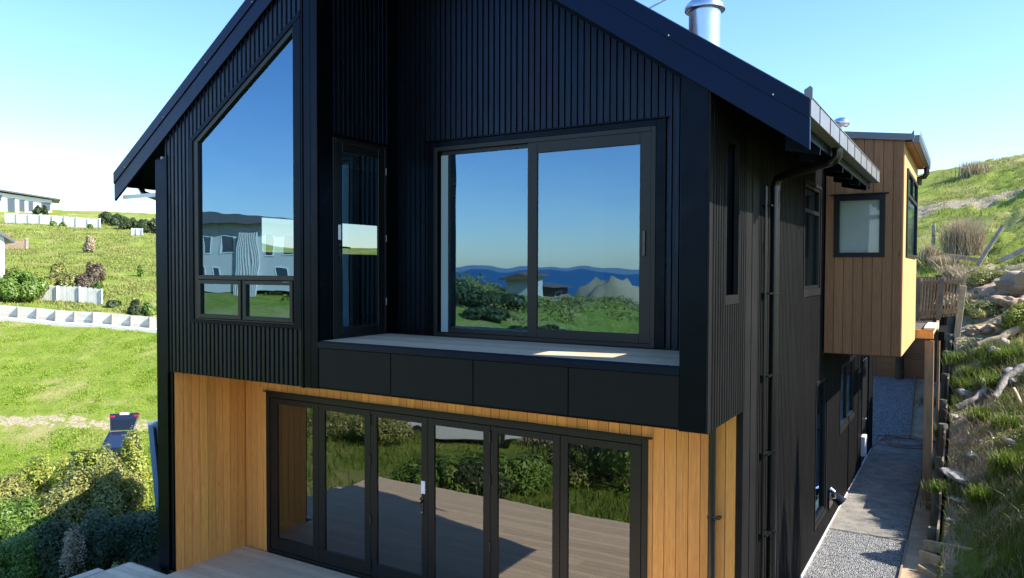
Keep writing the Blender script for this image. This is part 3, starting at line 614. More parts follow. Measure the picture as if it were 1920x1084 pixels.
mb = MB(); mb.tube([(.03,12.45,-2.3),(.08,12.45,-2.3),(.085,12.6,-2.3)], .014, 8); mb.build('handle', 'gutter', sdoor)
mb = MB(); mb.box(.022, .12, 12.15, 12.50, -3.12, -2.66); mb.build('meter_box', 'white', house, bevel=.01)
mb = MB(); mb.box(.02, .05, 7.35, 7.75, -3.05, -2.72); mb.tube([(.05,7.55,-2.86),(.15,7.55,-2.88),(.24,7.55,-2.96)], [.085,.085,.10], 14); mb.tube([(.06,7.38,-2.72),(.10,7.38,-2.74),(.11,7.37,-2.84)], .03, 8)
vh = mb.build('vent_hood', 'pvc', house, smooth=True)
mb = MB(); mb.tube([(.05,7.40,-2.70),(.11,7.40,-2.74),(.12,7.44,-2.86)], .038, 8); mb.box(.03,.09,7.36,7.50,-2.9,-2.8); mb.build('tap', 'metal', vh, smooth=True)
mb = MB(); mb.box(.0, .03, 2.0, 14.5, -3.47, -3.395); mb.build('base_strip', 'conc', house)
# --- flue and cowl
fx, fy = -.66, 2.0
def ringprof(mb, c, prof, n=28):
    i = len(mb.v)
    for (r, z) in prof:
        for j in range(n):
            a = 2*math.pi*j/n; mb.v.append((c[0]+r*math.cos(a), c[1]+r*math.sin(a), z))
    for k in range(len(prof)-1):
        for j in range(n): a = i+k*n+j; b = i+k*n+(j+1) % n; mb.f.append((a, b, b+n, a+n)); mb.mi.append(0)
mb = MB(); ringprof(mb, (fx, fy), [(.19,3.5),(.19,4.335),(.175,4.34),(.175,4.36)])
flue = mb.build('flue', 'metal', house, smooth=True); tag(flue, 'shiny round metal flue with a flared collar')
mb = MB(); ringprof(mb, (fx, fy), [(.235,4.33),(.24,4.335),(.24,4.375),(.225,4.40),(.165,4.46),(.158,4.47),(.158,5.1),(.2,5.12),(.2,5.3),(0.0,5.36)]); ringprof(mb, (fx, fy), [(.225,4.335),(.2,4.36),(.175,4.36)]); mb.build('flue_collar', 'metal', flue, smooth=True)
# --- timber wing on the right
YW = 6.573; XW = 1.205; WZ = -.172
def WT(x): return 3.36+.125*(1.34-x)
PW_ = ('y', YW)
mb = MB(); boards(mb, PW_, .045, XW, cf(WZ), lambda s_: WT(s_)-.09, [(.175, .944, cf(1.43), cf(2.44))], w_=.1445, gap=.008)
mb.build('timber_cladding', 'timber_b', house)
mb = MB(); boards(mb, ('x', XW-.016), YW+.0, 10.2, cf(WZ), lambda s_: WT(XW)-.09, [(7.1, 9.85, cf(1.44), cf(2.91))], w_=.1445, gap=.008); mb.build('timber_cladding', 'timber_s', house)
mb = MB(); mb.box(.045, .175, YW, YW+.05, WZ, 3.3); mb.box(.944, XW-.02, YW, YW+.05, WZ, 3.3); mb.box(.175,.944,YW,YW+.05,WZ,1.43); mb.box(.175,.944,YW,YW+.05,2.44,3.3)
mb.box(XW-.07, XW-.018, YW+.05, 7.1, WZ, 3.3); mb.box(XW-.07, XW-.018, 9.85, 10.2, WZ, 3.3); mb.box(XW-.07, XW-.018, 7.1, 9.85, WZ, 1.44); mb.box(XW-.07, XW-.018, 7.1, 9.85, 2.91, 3.3)
mb.box(.0, XW-.02, YW+.0, 10.2, WZ-.012, WZ-.002); mb.build('wall_lining', 'groove', house)
mb = MB(); mb.box(.03, XW-.07, YW+.9, YW+.95, .0, 3.3); mb.box(.03, XW-.07, YW+.05, 10.2, .0, .03); mb.box(.03,.06,YW+.05,YW+.9,.03,3.3); mb.build('interior_wall', 'plaster', house)
mb = MB(); mb.box(.0, .044, YW-.02, YW+.02, WZ, 3.4); mb.build('corner_trim', 'flash', house)
mb = MB(); mb.box(.125, .995, YW-.06, YW-.018, 2.455, 2.475); ring(mb, PW_, .175, .944, 1.43, 2.455, .085, -.02, .035, wb=.075, wt=.09)
ww = mb.build('window', 'alu', house, bevel=.003); tag(ww, 'square window with a black frame in the timber wing')
mb = MB(); mb.box(.2, .92, YW+.04, YW+.05, 1.45, 2.42); mb.build('reflection_panel', 'white', ww)  # white panel added behind the pane, standing in for bright sky reflection
mb = MB(); mb.poly([(.25,YW+.0,1.49),(.87,YW+.0,1.49),(.87,YW+.0,2.38),(.25,YW+.0,2.38)]); mb.build('pane', 'glass_c', ww)
XP = ('x', XW)
mb = MB(); ring(mb, XP, 7.1, 9.85, 1.44, 2.91, .06, -.04, .03); fbox(mb, XP, 7.16, 9.79, -.04, .025, 2.46, 2.52); fbox(mb, XP, 8.45, 8.51, -.04, .025, 2.52, 2.85)
ww = mb.build('window', 'alu', house, bevel=.003); tag(ww, 'wide window in the sunlit side of the timber wing')
mb = MB(); mb.poly([(XW+.0,7.15,1.49),(XW+.0,9.8,1.49),(XW+.0,9.8,2.86),(XW+.0,7.15,2.86)]); mb.build('pane', 'glass', ww)
mb = MB(); mb.prism([(-1.0,YW-.06,WT(-1.0)-.09),(-1.0,YW-.06,WT(-1)+.02),(1.30,YW-.06,WT(1.30)+.02),(1.34,YW-.06,WT(1.34)+.08),(1.345,YW-.06,WT(1.34)-.07),(XW+.0,YW-.06,WT(XW)-.09)], (0,.04,0)); mb.build('wing_fascia', 'gutter', house, bevel=.002)
mb = MB(); mb.prism([(-1.0,YW-.02,WT(-1)-.09),(-1.0,YW-.02,WT(-1)+.012),(1.30,YW-.02,WT(1.30)+.012),(1.30,YW-.02,WT(1.30)-.09)], (0,3.9,0)); mb.build('wing_roof', 'roofg', house)
mb = MB(); mb.box(1.33, 1.42, YW-.02, 10.3, 3.24, 3.36); gw = mb.build('gutter', 'gutter', house, bevel=.003)
for i in range(12): mb = MB(); mb.box(1.421, 1.43, YW+.1+i*.32, YW+.115+i*.32, 3.24, 3.43); mb.build('gutter_strap', 'gutter', gw)
mb = MB(); mb.box(XW+.004, 1.32, YW-.015, 10.3, 3.245, 3.262); mb.build('soffit', 'timber_b', house)
mb = MB(); mb.tube([(1.37,10.0,3.24),(1.37,10.0,3.12),(1.33,10.0,3.06),(1.25,10.0,3.04),(1.245,10,2.9)], .05, 12); mb.build('downpipe', 'pvc', house, smooth=True)
mb = MB(); ringprof(mb, (0.0, 8.5), [(.06,3.5),(.06,3.93),(.12,3.93),(.15,3.97),(.15,4.02),(.12,4.07),(.05,4.10),(0,4.105)], 20); mb.build('roof_cowl', 'metal', house, smooth=True)
# --- interiors (seen dimly through the glass)
mb = MB()
mb.box(-8.39, -8.33, .03, 1.9, -.3, 2.9); mb.box(-8.39, -8.33, 5.2, 12, -.3, 2.9); mb.box(-8.39, -8.33, 1.9, 5.2, -.3, 1.5); mb.box(-8.39, -8.33, 1.9, 5.2, 2.1, 2.9)
mb.prism([(-8.33,7.6,.27),(-8.33,7.6,2.9),(RIDGE,7.6,RT(RIDGE)-.3),(-.2,7.6,2.9),(-.2,7.6,.27)], (0,.05,0)); mb.box(-.2, -.14, 1.56, 4.7, .27, 3.1); mb.box(-.2, -.14, 6.25, 7.6, .27, 3.1); mb.box(-.2, -.14, 4.7, 6.25, .27, .85)
mb.box(-5.14, -5.09, .03, .3, .27, 5.2)
mb.box(-5.14, -5.09, .3, 1.32, 2.96, 5.0)
mb.prism([(-8.33,.03,RT(-8.33)-.26),(-8.33,.03,RT(-8.33)-.24),(RIDGE,.03,RT(RIDGE)-.24),(RIDGE,.03,RT(RIDGE)-.26)], (0,7.6,0))
mb.prism([(RIDGE,1.6,RT(RIDGE)-.26),(RIDGE,1.6,RT(RIDGE)-.24),(-.2,1.6,RT(-.2)-.24),(-.2,1.6,RT(-.2)-.26)], (0,6,0))
mb.box(-2.2, -2.15, 5.4, 7.6, .27, 3.1)
mb.box(-8.33, -.15, 8.0, 8.05, ZL, -.4); mb.box(-8.36, -8.30, YD+.2, 8, ZL, -.4); mb.box(-.12, -.06, YD+.12, 5.9, ZL, -.4)
mb.box(-8.3, -.12, YD+.12, 8, -.42, -.38)
mb.build('interior_wall', 'plaster', house)
mb = MB(); mb.box(-8.33, -5.09, .03, 1.6, .22, .27); mb.box(-8.33, -.2, 1.6, 7.6, .22, .27); mb.box(-8.30, -.12, YD+.1, 8, ZL-.05, ZL); mb.build('interior_floor', 'floor_in', house)
mb = MB(); mb.box(-3.9, -3.84, 6.2, 7.6, .27, 3.2); mb.box(-6.9, -4.6, 3.9, 4.6, .27, 1.15); mb.build('kitchen_bench', 'plaster', house)
mb = MB(); mb.box(-6.5, -3.0, 4.6, 5.5, ZL, ZL+.85); mb.build('kitchen_bench', 'brown_w', house)
# ------------------------------------------------------------------ timber deck and path surfaces
deck = empty('timber_deck', (-4, -1, -3.5), 'grey weathered timber deck in front of the folding glass doors', 'deck')
mb = MB(); y = 1.27; k = 0
while y > -2.86:
    x = -9.0 if y < -.14 else -8.07
    x1 = .35 if y < 1.0 else -.03
    while x < x1:
        L = min(x1, x+random.choice((2.4, 3.0, 3.6, 4.2))); 
        if x1-L < .6: L = x1
        mb.box(x, L-.003, y-.135, y, ZL-.03, ZL); x = L
    y -= .141; k += 1
mb.build('deck_boards', 'deck', deck)
mb = MB(); mb.box(-9.0, .35, -2.9, -2.87, -3.75, ZL-.002); mb.box(-9.03, -9.0, -2.9, -.14, -3.75, ZL-.002); mb.box(-9.0,-8.45,-.14,-.11,-3.75,ZL-.002); mb.build('deck_fascia', 'pine_d', deck)
mb = MB(); mb.box(-8.9, .3, -2.8, 1.2, -3.75, ZL-.035); mb.build('deck_frame', 'dark', deck)
step = empty('timber_step', (-9.3, -1.6, -3.7), 'low timber step at the left end of the deck', 'step')
mb = MB()
for i in range(4): mb.box(-9.62+i*.145, -9.62+i*.145+.139, -2.4, -.28, -3.56, -3.53)
mb.build('tread', 'deck', step)
mb = MB(); mb.box(-9.60, -9.04, -2.38, -.30, -3.8, -3.565); mb.build('riser', 'pine_d', step)
def sheet(name, pts, z, mname, kind='structure', sub=0):
    mb = MB(); mb.poly([(p[0], p[1], z if len(p) < 3 else p[2]) for p in pts]); o = mb.build(name, mname); tag(o, kind=kind); return o
mb = MB(); mb.prism([(.03,7.45,-3.60),(1.27,7.45,-3.60),(1.27,16.3,-3.6),(.03,16.3,-3.6)], (0,0,.18)); tag(mb.build('concrete_path', 'path', bevel=.01), kind='structure')
mb = MB()
mb.poly([(.03,-1,-3.44),(1.28,-1,-3.44),(1.28,7.45,-3.44),(.03,7.45,-3.44)]); tag(mb.build('gravel_path', 'gravel'), kind='structure')
mb = MB(); mb.poly([(-3,16.3,-3.40),(.78,16.3,-3.40),(.6,22,-2.45),(-3,22,-2.45)]); tag(mb.build('gravel_path', 'gravel'), kind='structure')
mb = MB(); mb.poly([(-4,14.64,-3.41),(.028,14.64,-3.41),(.028,16.3,-3.41),(-4,16.3,-3.41)]); tag(mb.build('gravel_path', 'gravel'), kind='structure')
mb = MB(); mb.poly([(.82,16.3,-3.40),(1.75,16.3,-3.40),(1.75,22,-2.45),(.64,22,-2.45)]); tag(mb.build('dirt_path', 'clay'), kind='structure')
o = empty('path_edging', (1.3, 4, -3.45), 'thin timber edging board beside the near gravel path', 'edging')
mb = MB(); mb.box(1.28, 1.305, -1, 7.42, -3.5, -3.40); mb.build('edging_board', 'pine_d', o)
o = empty('path_edging', (.7, 19, -2.8), 'thin timber edging board along the far gravel path behind the house', 'edging')
mb = MB(); mb.beam((.80,16.3,-3.38), (.62,22,-2.42), .03, .12); mb.build('edging_board', 'pine_d', o)
# gravel strip left of the deck follows the ground
gx = np.arange(-13.5, -8.44, .25); gy = np.arange(-4, 4.6, .25); GX, GY = np.meshgrid(gx, gy); GZ = H(GX, GY)+.05
ii = np.arange(GX.size).reshape(GX.shape); ff = np.stack([ii[:-1,:-1], ii[:-1,1:], ii[1:,1:], ii[1:,:-1]], -1).reshape(-1, 4)
cxy = (GX+GY*.35).ravel(); keep = (cxy[ff].mean(1) > -11.9)
g_ = npmesh('gravel_strip', np.stack([GX, GY, GZ], -1).reshape(-1, 3), ff[keep], 'gravel', smooth=True); tag(g_, kind='structure')
# ------------------------------------------------------------------ vegetation helpers
def leaf_quads(P, N, size, aspect=.45, rng=RNG):
    n = len(P); N = N/np.linalg.norm(N, axis=1, keepdims=True)
    T = rng.normal(size=(n, 3)); T -= N*(T*N).sum(1, keepdims=True); T /= np.linalg.norm(T, axis=1, keepdims=True); B = np.cross(N, T)
    s_ = (size*rng.uniform(.6, 1.3, (n, 1)))
    v = np.stack([P-T*s_, P-B*s_*aspect+N*s_*.12, P+T*s_, P+B*s_*aspect+N*s_*.12], 1).reshape(-1, 3)
    return v, np.arange(n*4).reshape(-1, 4)
def crown_points(rx, ry, rz, n, lumps, seed, fill=.35, low=.0):
    rng = np.random.default_rng(seed)
    c = rng.normal(size=(lumps, 3)); c /= np.linalg.norm(c, axis=1, keepdims=True); c[:, 2] = np.abs(c[:, 2])*1.0-.12
    c *= rng.uniform(.45, .8, (lumps, 1)); r = rng.uniform(.22, .42, lumps)
    k = rng.choice(lumps, n, p=r**2/(r**2).sum())
    d = rng.normal(size=(n, 3)); d /= np.linalg.norm(d, axis=1, keepdims=True)
    rad = r[k][:, None]*(1-fill*rng.random((n, 1))**2)*(1+.18*np.sin(d[:, :1]*9+k[:, None])*np.cos(d[:, 1:2]*8))
    P = c[k]+d*rad; N = d+c[k]*.6+rng.normal(size=(n, 3))*.45+np.array([0, 0, .25])
    P = P*np.array([rx, ry, rz])+np.array([0, 0, rz*.42]); P[:, 2] = np.maximum(P[:, 2], low+rng.random(n)*.05)
    return P, N, c
def make_bush(name, label, cat, rx, ry, h, n, leaf, lm, lumps=16, seed=1, group=None, stems=5, aspect=.45):
    root = empty(name, (0,0,0), label, cat, group)
    rz = h/1.25
    P, N, c = crown_points(rx, ry, rz, n, lumps, seed)
    v, f = leaf_quads(P, N, leaf, aspect, np.random.default_rng(seed)); npmesh('foliage', v, f, lm, root)
    mb = MB(); rr = random.Random(seed)
    for i in range(stems):
        q = c[i % len(c)]*np.array([rx, ry, rz])+np.array([0, 0, rz*.42]); b = (rr.uniform(-.12, .12)*rx, rr.uniform(-.12, .12)*ry, -.15)
        mid = (q[0]*.45+b[0]*.5, q[1]*.45+b[1]*.5, q[2]*.5); mb.tube([b, mid, tuple(q)], [.035*h, .022*h, .007*h], 6)
    mb.build('stem', 'bark', root, smooth=True)
    return root
def blades(name, P, hgt, wid, mname, lean=.5, rng=RNG, parent=None, seg2=True):
    n = len(P); a = rng.uniform(0, 2*np.pi, n); dx = np.stack([np.cos(a), np.sin(a), np.zeros(n)], 1)
    b = rng.uniform(0, 2*np.pi, n); ln = np.stack([np.cos(b), np.sin(b), np.zeros(n)], 1)*rng.uniform(.05, 1, (n, 1))*lean
    h = (hgt*rng.uniform(.5, 1.25, (n, 1))) if np.isscalar(hgt) else hgt[:, None]*rng.uniform(.6, 1.2, (n, 1))
    w_ = wid*rng.uniform(.6, 1.2, (n, 1)); up = np.array([[0, 0, 1.]])
    b0 = P-dx*w_/2; b1 = P+dx*w_/2; mid = P+up*h*.6+ln*h*.35; m0 = mid-dx*w_*.36; m1 = mid+dx*w_*.36; t = P+up*h*.95+ln*h*1.0
    v = np.stack([b0, b1, m1, m0, t], 1).reshape(-1, 3); k = np.arange(n)[:, None]*5
    f = np.concatenate([k+np.array([[0,1,2]]), k+np.array([[0,2,3]]), k+np.array([[3,2,4]])], 0)
    return npmesh(name, v, f, mname, parent)
def put(root, p, rz=0, s=1):
    root.location = p; root.rotation_euler = (0, 0, rz); root.scale = (s, s, s) if np.isscalar(s) else s
    return root
def view_rot(u): return YAW-math.atan((u-960)/1424)
def view_rot_m(u): return -view_rot(u)+math.pi     # for things seen in the windows

# ------------------------------------------------------------------ grass
def scatter(n, xr, yr, clump=.0, cs=1.2, seed=3, keep=None, thr=-.05):
    rng = np.random.default_rng(seed); x = rng.uniform(*xr, n); y = rng.uniform(*yr, n)
    k = np.ones(n, bool)
    if clump: k &= fbm(x, y, cs, seed, 3) > thr+rng.normal(0, .1, n)
    if keep is not None: k &= keep(x, y)
    x, y = x[k], y[k]; return np.stack([x, y, H(x, y)-.01], 1)
bare = lambda x, y: ~((x < 2.3) & (y < 7.9)) & (((x-2.2)/.5)**2+((y-10.8)/1.9)**2 > 1+fbm(x, y, 2, 9)) & ~((y > 14.2) & (y < 21.5) & (fbm(x, y, .7, 4) < .18)) & (x > 1.84)
P = scatter(52000, (1.84, 4.6), (3.2, 15.0), 1, 1.4, 3, bare, -.16)
g = blades('bank_grass', P, .04+.24*np.clip(fbm(P[:, 0], P[:, 1], 1.1, 6)+.45, .12, 1), .011, 'blade', .75); tag(g, 'long green grass growing over the steep bank beside the path', 'grass', kind='stuff')
P = scatter(60000, (-3, 12), (15, 60), 1, .9, 5, lambda x, y: (x > .0+(y < 22.3)*1.9) & (x < 1+y*.12) & ~((y > 14.2) & (y < 21.5) & (fbm(x, y, .7, 4) < .12)), -.12)
g = blades('hill_grass', P, .05+.22*np.clip(fbm(P[:, 0], P[:, 1], .8, 6)+.3, .1, 1), .035, 'blade_h', .9); tag(g, 'tussocky pasture grass covering the sunlit hill', 'grass', kind='stuff')
rng = np.random.default_rng(11); n = 130000; D = rng.uniform(27, 54.6, n); u = rng.uniform(-100, 460, n); k = (u-960)/1424
x = CAM.x+D*(fh[0]+rh[0]*k); y = CAM.y+D*(fh[1]+rh[1]*k); Ll = (x-CAM.x)*rh[0]+(y-CAM.y)*rh[1]
kk = (np.abs(D-40.6-(Ll+18)*.05) > .8+.5*fbm(x, y, 1, 3)) & (fbm(x, y, .9, 12)+rng.normal(0, .15, n) > -.2); x, y = x[kk], y[kk]
g = blades('lawn_grass', np.stack([x, y, H(x, y)-.01], 1), .05+.16*np.clip(fbm(x, y, .8, 13)+.15, 0, 1), .045, 'blade_l', .9); tag(g, 'rough bright green grass on the paddock below the retaining wall', 'grass', kind='stuff')
n = 90000; D = rng.uniform(57, 125, n); u = rng.uniform(-100, 460, n); k = (u-960)/1424
x = CAM.x+D*(fh[0]+rh[0]*k); y = CAM.y+D*(fh[1]+rh[1]*k); kk = fbm(x, y, .4, 12)+rng.normal(0, .15, n) > -.02; x, y = x[kk], y[kk]
g = blades('slope_grass', np.stack([x, y, H(x, y)-.01], 1), .22, .09, 'blade_h', .9); tag(g, 'dry tufted grass across the far hillside', 'grass', kind='stuff')
# garden seen in the reflections
P = scatter(50000, (-24, 6), (-24, -3.1), 1, .5, 21, None, -.25)
g = blades('garden_grass', P, .08+.3*np.clip(fbm(P[:, 0], P[:, 1], .5, 6)+.3, .1, 1), .03, 'blade', .8); tag(g, 'long garden grass beyond the deck, reflected in the glass', 'grass', kind='stuff')

# ------------------------------------------------------------------ shrubs
def bush_at(u, vt, wpx, D, lm, label, n=6000, leaf=.05, seed=1, cat='shrub', name='shrub', lumps=16, group=None, hmin=.5, depth=1.0, sink=.1):
    g0 = GP(u, D); zt = CAM.z-(vt-505)/1424*D; h = max(hmin, zt-g0.z); r = wpx/2*D/1424
    b = make_bush(name, label, cat, r*1.15, r*1.15*depth, h, n, leaf, lm, lumps, seed, group)
    return put(b, g0-Vector((0, 0, sink)), view_rot(u))
HG = 'bushes along the bottom of the garden'
for a in [
  (228, 822, 88, 25.5, 'leaf_y', 'sunlit yellow green bush growing right against the container', 15000, .065, 1),
  (158, 838, 112, 25, 'leaf_y', 'tall pale green bush in the middle of the hedge below the paddock', 15000, .065, 2),
  (80, 856, 112, 26, 'leaf_y', 'yellow topped bush left of the hedge middle', 13000, .065, 3),
  (6, 895, 110, 24, 'leaf_o', 'olive bush at the far left of the hedge', 12000, .06, 4),
  (212, 868, 106, 24.2, 'leaf_o', 'dark olive bush half in shade in front of the container', 14000, .055, 5),
  (125, 895, 130, 23.6, 'leaf_o', 'olive bush in the second row of the hedge', 14000, .055, 6),
  (40, 930, 130, 22.5, 'leaf_g', 'bright leafy green bush low at the left edge', 13000, .055, 7),
  (268, 935, 110, 17.0, 'leaf_b', 'feathery blue green bush beside the black corner post', 15000, .035, 8),
  (195, 965, 120, 16.5, 'leaf_b', 'shaded blue green bush above the gravel strip', 15000, .035, 9),
  (100, 980, 130, 15.5, 'leaf_d', 'low dark green bush at the bottom left', 14000, .04, 10),
  (12, 1000, 130, 15, 'leaf_g', 'glossy green bush in the bottom left corner of the view', 15000, .035, 11)]:
    bush_at(a[0], a[1], a[2], a[3], a[4], a[5], a[6], a[7], a[8], group=HG, lumps=20)
bush_at(130, 975, 44, 15.0, 'dry', 'pale dry seeding plant among the shaded bushes', 1500, .03, 31, group=None, name='dry_plant', cat='plant')
SG = 'shrubs on the slope around the paling fence'
for a in [
  (40, 508, 84, 59.5, 'leaf_g', 'large round green shrub at the left end of the paling fence', 9000, .13, 12),
  (76, 517, 42, 61, 'leaf_y', 'bright yellow green shrub next to the large green one', 4000, .13, 13),
  (122, 514, 56, 62.5, 'leaf_o', 'dense olive shrub behind the paling fence', 7000, .12, 14),
  (163, 516, 50, 62.5, 'leaf_r', 'bronze brown shrub behind the end of the paling fence', 6000, .11, 15),
  (182, 530, 26, 61.5, 'leaf_g', 'green shrub at the right end of the paling fence', 3500, .11, 16),
  (108, 494, 30, 70, 'leaf_o', 'small olive shrub higher up the slope', 3000, .12, 17),
  (178, 492, 32, 70, 'leaf_r', 'small bronze green shrub higher up the slope', 3000, .12, 18),
  (253, 563, 22, 57.2, 'leaf_d', 'dark round shrub above the retaining wall', 3000, .1, 19),
  (278, 567, 24, 57.5, 'leaf_g', 'green shrub nearest the house above the retaining wall', 3000, .1, 20),
  (212, 562, 26, 59.5, 'leaf_d', 'low grey green shrub beyond the fence end', 2500, .1, 21),
  (169, 442, 18, 88, 'dry', 'pale dry shrub alone on the upper slope', 2500, .13, 22),
  (263, 497, 10, 75, 'leaf_g', 'tiny green shrub in the open slope', 700, .12, 23),
  (101, 416, 10, 117, 'leaf_g', 'first small round shrub in front of the white hill fence', 800, .16, 24),
  (118, 418, 11, 117, 'leaf_g', 'second small round shrub in front of the white hill fence', 800, .16, 25),
  (170, 423, 10, 116, 'leaf_g', 'small round shrub at the right end of the white hill fence', 800, .16, 26),
  (72, 388, 14, 137, 'leaf_d', 'dark shrub in front of the hilltop house', 900, .2, 27),
  (86, 388, 8, 137, 'leaf_d', 'smaller dark shrub at the corner of the hilltop house', 600, .2, 28),
  (200, 398, 26, 128, 'leaf_d', 'leftmost grey green bush of the hilltop thicket', 3000, .18, 29),
  (222, 404, 28, 124, 'leaf_d', 'second bush of the hilltop thicket', 3000, .18, 30),
  (245, 410, 32, 120, 'leaf_d', 'middle bush of the hilltop thicket', 3500, .18, 32),
  (268, 414, 34, 117, 'leaf_d', 'big right hand bush of the hilltop thicket', 3500, .18, 33),
  (290, 412, 28, 117, 'leaf_d', 'bush of the hilltop thicket nearest the black house', 3000, .18, 34)]:
    bush_at(*a, group=SG, sink=.15)
# ------------------------------------------------------------------ retaining wall and fences on the left
root = empty('retaining_wall', GP(150, 55.3), 'long bleached timber retaining wall with round posts below the paling fence', 'wall')
us = [-70+i*35.2 for i in range(12)]; pts = [GP(u_, 55.0) for u_ in us]
mb = MB()
for a, b in zip(pts[:-1], pts[1:]):
    d = (b-a).normalized(); nrm = Vector((-d.y, d.x, 0)).normalized()
    if nrm.dot(Vector((FW.x, FW.y, 0))) < 0: nrm = -nrm
    for k in range(4):
        z0 = k*.21+.02; A = a+Vector((0,0,z0)); B = b+Vector((0,0,z0)); mb.hexa([A, B, B+nrm*.06, A+nrm*.06, A+Vector((0,0,.2)), B+Vector((0,0,.2)), B+nrm*.06+Vector((0,0,.2)), A+nrm*.06+Vector((0,0,.2))])
mb.build('retaining_boards', 'bleach', root)
for p in pts:
    mb = MB(); q = p-Vector((FW.x, FW.y, 0))*.13; mb.tube([q-Vector((0,0,.3)), q+Vector((0,0,.84))], .115, 10); mb.build('wall_post', 'pole_l', root, smooth=True)
mb = MB()
for a, b in zip(pts[:-1], pts[1:]):
    o = Vector((FW.x, FW.y, 0)); A = a-o*.75; B = b-o*.75; mb.hexa([A-Vector((0,0,.4)), B-Vector((0,0,.4)), b-o*.25-Vector((0,0,.3)), a-o*.25-Vector((0,0,.3)), A+Vector((0,0,.02)), B+Vector((0,0,.02)), b-o*.25+Vector((0,0,.06)), a-o*.25+Vector((0,0,.06))])
tag(mb.build('concrete_kerb', 'conc'), kind='structure')
def paling(u0, u1, D, h, label, step, n_post, mname='bleach', D1=None):
    root = empty('fence', GP((u0+u1)/2, D), label, 'fence'); n = int((u1-u0)*D/1424/step); mb = MB(); D1 = D1 or D
    for i in range(n):
        t = i/n; Dd = D+(D1-D)*t; a = GP(u0+(u1-u0)*t, Dd); b = GP(u0+(u1-u0)*(i+.94)/n, Dd); hh = h*(1+.03*math.sin(i*2.3)); o = Vector((FW.x, FW.y, 0))*.02
        mb.hexa([a, b, b+o, a+o, a+Vector((0,0,hh)), b+Vector((0,0,hh)), b+o+Vector((0,0,hh)), a+o+Vector((0,0,hh))])
    mb.build('palings', mname, root)
    for i in range(n_post+1):
        t = i/n_post; p = GP(u0+(u1-u0)*t, D+(D1-D)*t)-Vector((FW.x, FW.y, 0))*.06; mb = MB(); mb.box(p.x-.06, p.x+.06, p.y-.06, p.y+.06, p.z-.2, p.z+h*1.03); mb.build('fence_post', mname, root)
paling(-60, 191, 60.2, 1.25, 'pale paling fence behind the long retaining wall', .15, 6)
paling(12, 189, 118, 1.5, 'long white fence crossing the hill below the hilltop house', .3, 8, 'white')
paling(248, 268, 112, 1.0, 'short scrap of white fence under the hilltop thicket', .3, 2, 'white')
mb = MB(); r0 = empty('timber_bin', (0,0,0), 'weathered timber garden bin cut into the far slope', 'bin')
for k in range(5): mb.box(-1.3, 1.0, -.04, .04, k*.25, k*.25+.24)
mb.build('boards', 'pine_d', r0); mb = MB()
for k in range(5): mb.box(1.0, 1.08, -.05, 1.3, k*.25, k*.25+.24)
mb.build('boards', 'pine_d', r0); mb = MB(); mb.box(1.0, 1.3, -.15, -.05, -.2, 1.4); mb.build('corner_post', 'drift', r0)
put(r0, GP(30, 90), view_rot(30)+.1)
# ------------------------------------------------------------------ far houses
def win_part(parent, x0, x1, z0, z1, y, mname='dglass', fr='white'):
    mb = MB(); mb.box(x0-.08, x1+.08, y-.06, y-.01, z0-.08, z0); mb.box(x0-.08, x1+.08, y-.06, y-.01, z1, z1+.08); mb.box(x0-.08, x0, y-.06, y-.01, z0, z1); mb.box(x1, x1+.08, y-.06, y-.01, z0, z1)
    w_ = mb.build('window', fr, parent); mb = MB(); mb.box(x0, x1, y-.035, y-.015, z0, z1); mb.build('pane', mname, w_)
r0 = empty('hilltop_house', (0,0,0), 'low white house with a thin dark roof on the hilltop at the left', 'house')
mb = MB(); mb.prism([(-12,0,-1.5),(4.6,0,-1.5),(4.6,0,2.5),(-4,0,3.5),(-12,0,3.8)], (0,8,0)); mb.build('wall', 'white', r0)
mb = MB(); mb.prism([(-12.5,-1.0,4.05),(-12.5,-1.0,4.35),(-4,-1.0,4.05),(5.9,-1.0,2.72),(6.0,-1.0,2.5),(5.0,-1,2.6),(-4,-1.0,3.75)], (0,9.8,0)); mb.build('roof', 'roofg', r0)
for (a, b, c_, d) in ((-2.2,-1.2,-.9,2.4),(-.4,.3,.2,2.2),(1.0,1.6,.3,2.0),(3.0,4.3,.6,1.9),(-5.2,-3.2,2.0,2.9)): win_part(r0, a, b, c_, d, 0, fr='gutter')
mb = MB(); mb.box(-12, -1.2, -2.4, -.01, -2.6, -.5); mb.build('balcony', 'white', r0)
put(r0, GP(44, 139), view_rot(44))
r0 = empty('white_house', (0,0,0), 'white walled house with a grey sloping roof cut off by the left edge', 'house')
mb = MB(); mb.prism([(-9,0,-3),(.0,0,-3),(.0,0,5.0),(-4.5,0,8.0),(-9,0,5)], (0,9,0)); mb.build('wall', 'white', r0)
mb = MB(); mb.prism([(-9.6,-.4,4.7),(-4.5,-.4,8.3),(.75,-.4,4.75),(.75,-.4,4.5),(-4.5,-.4,8.0),(-9.6,-.4,4.45)], (0,9.8,0)); mb.build('roof', 'roofg', r0)
win_part(r0, -3.4, -1.5, 1.2, 3.2, 0); mb = MB(); mb.box(.0, .9, 1.0, 3.0, -3, .9); mb.build('porch', 'white', r0)
put(r0, GP(9, 68, -1.2), view_rot(9)+.15)
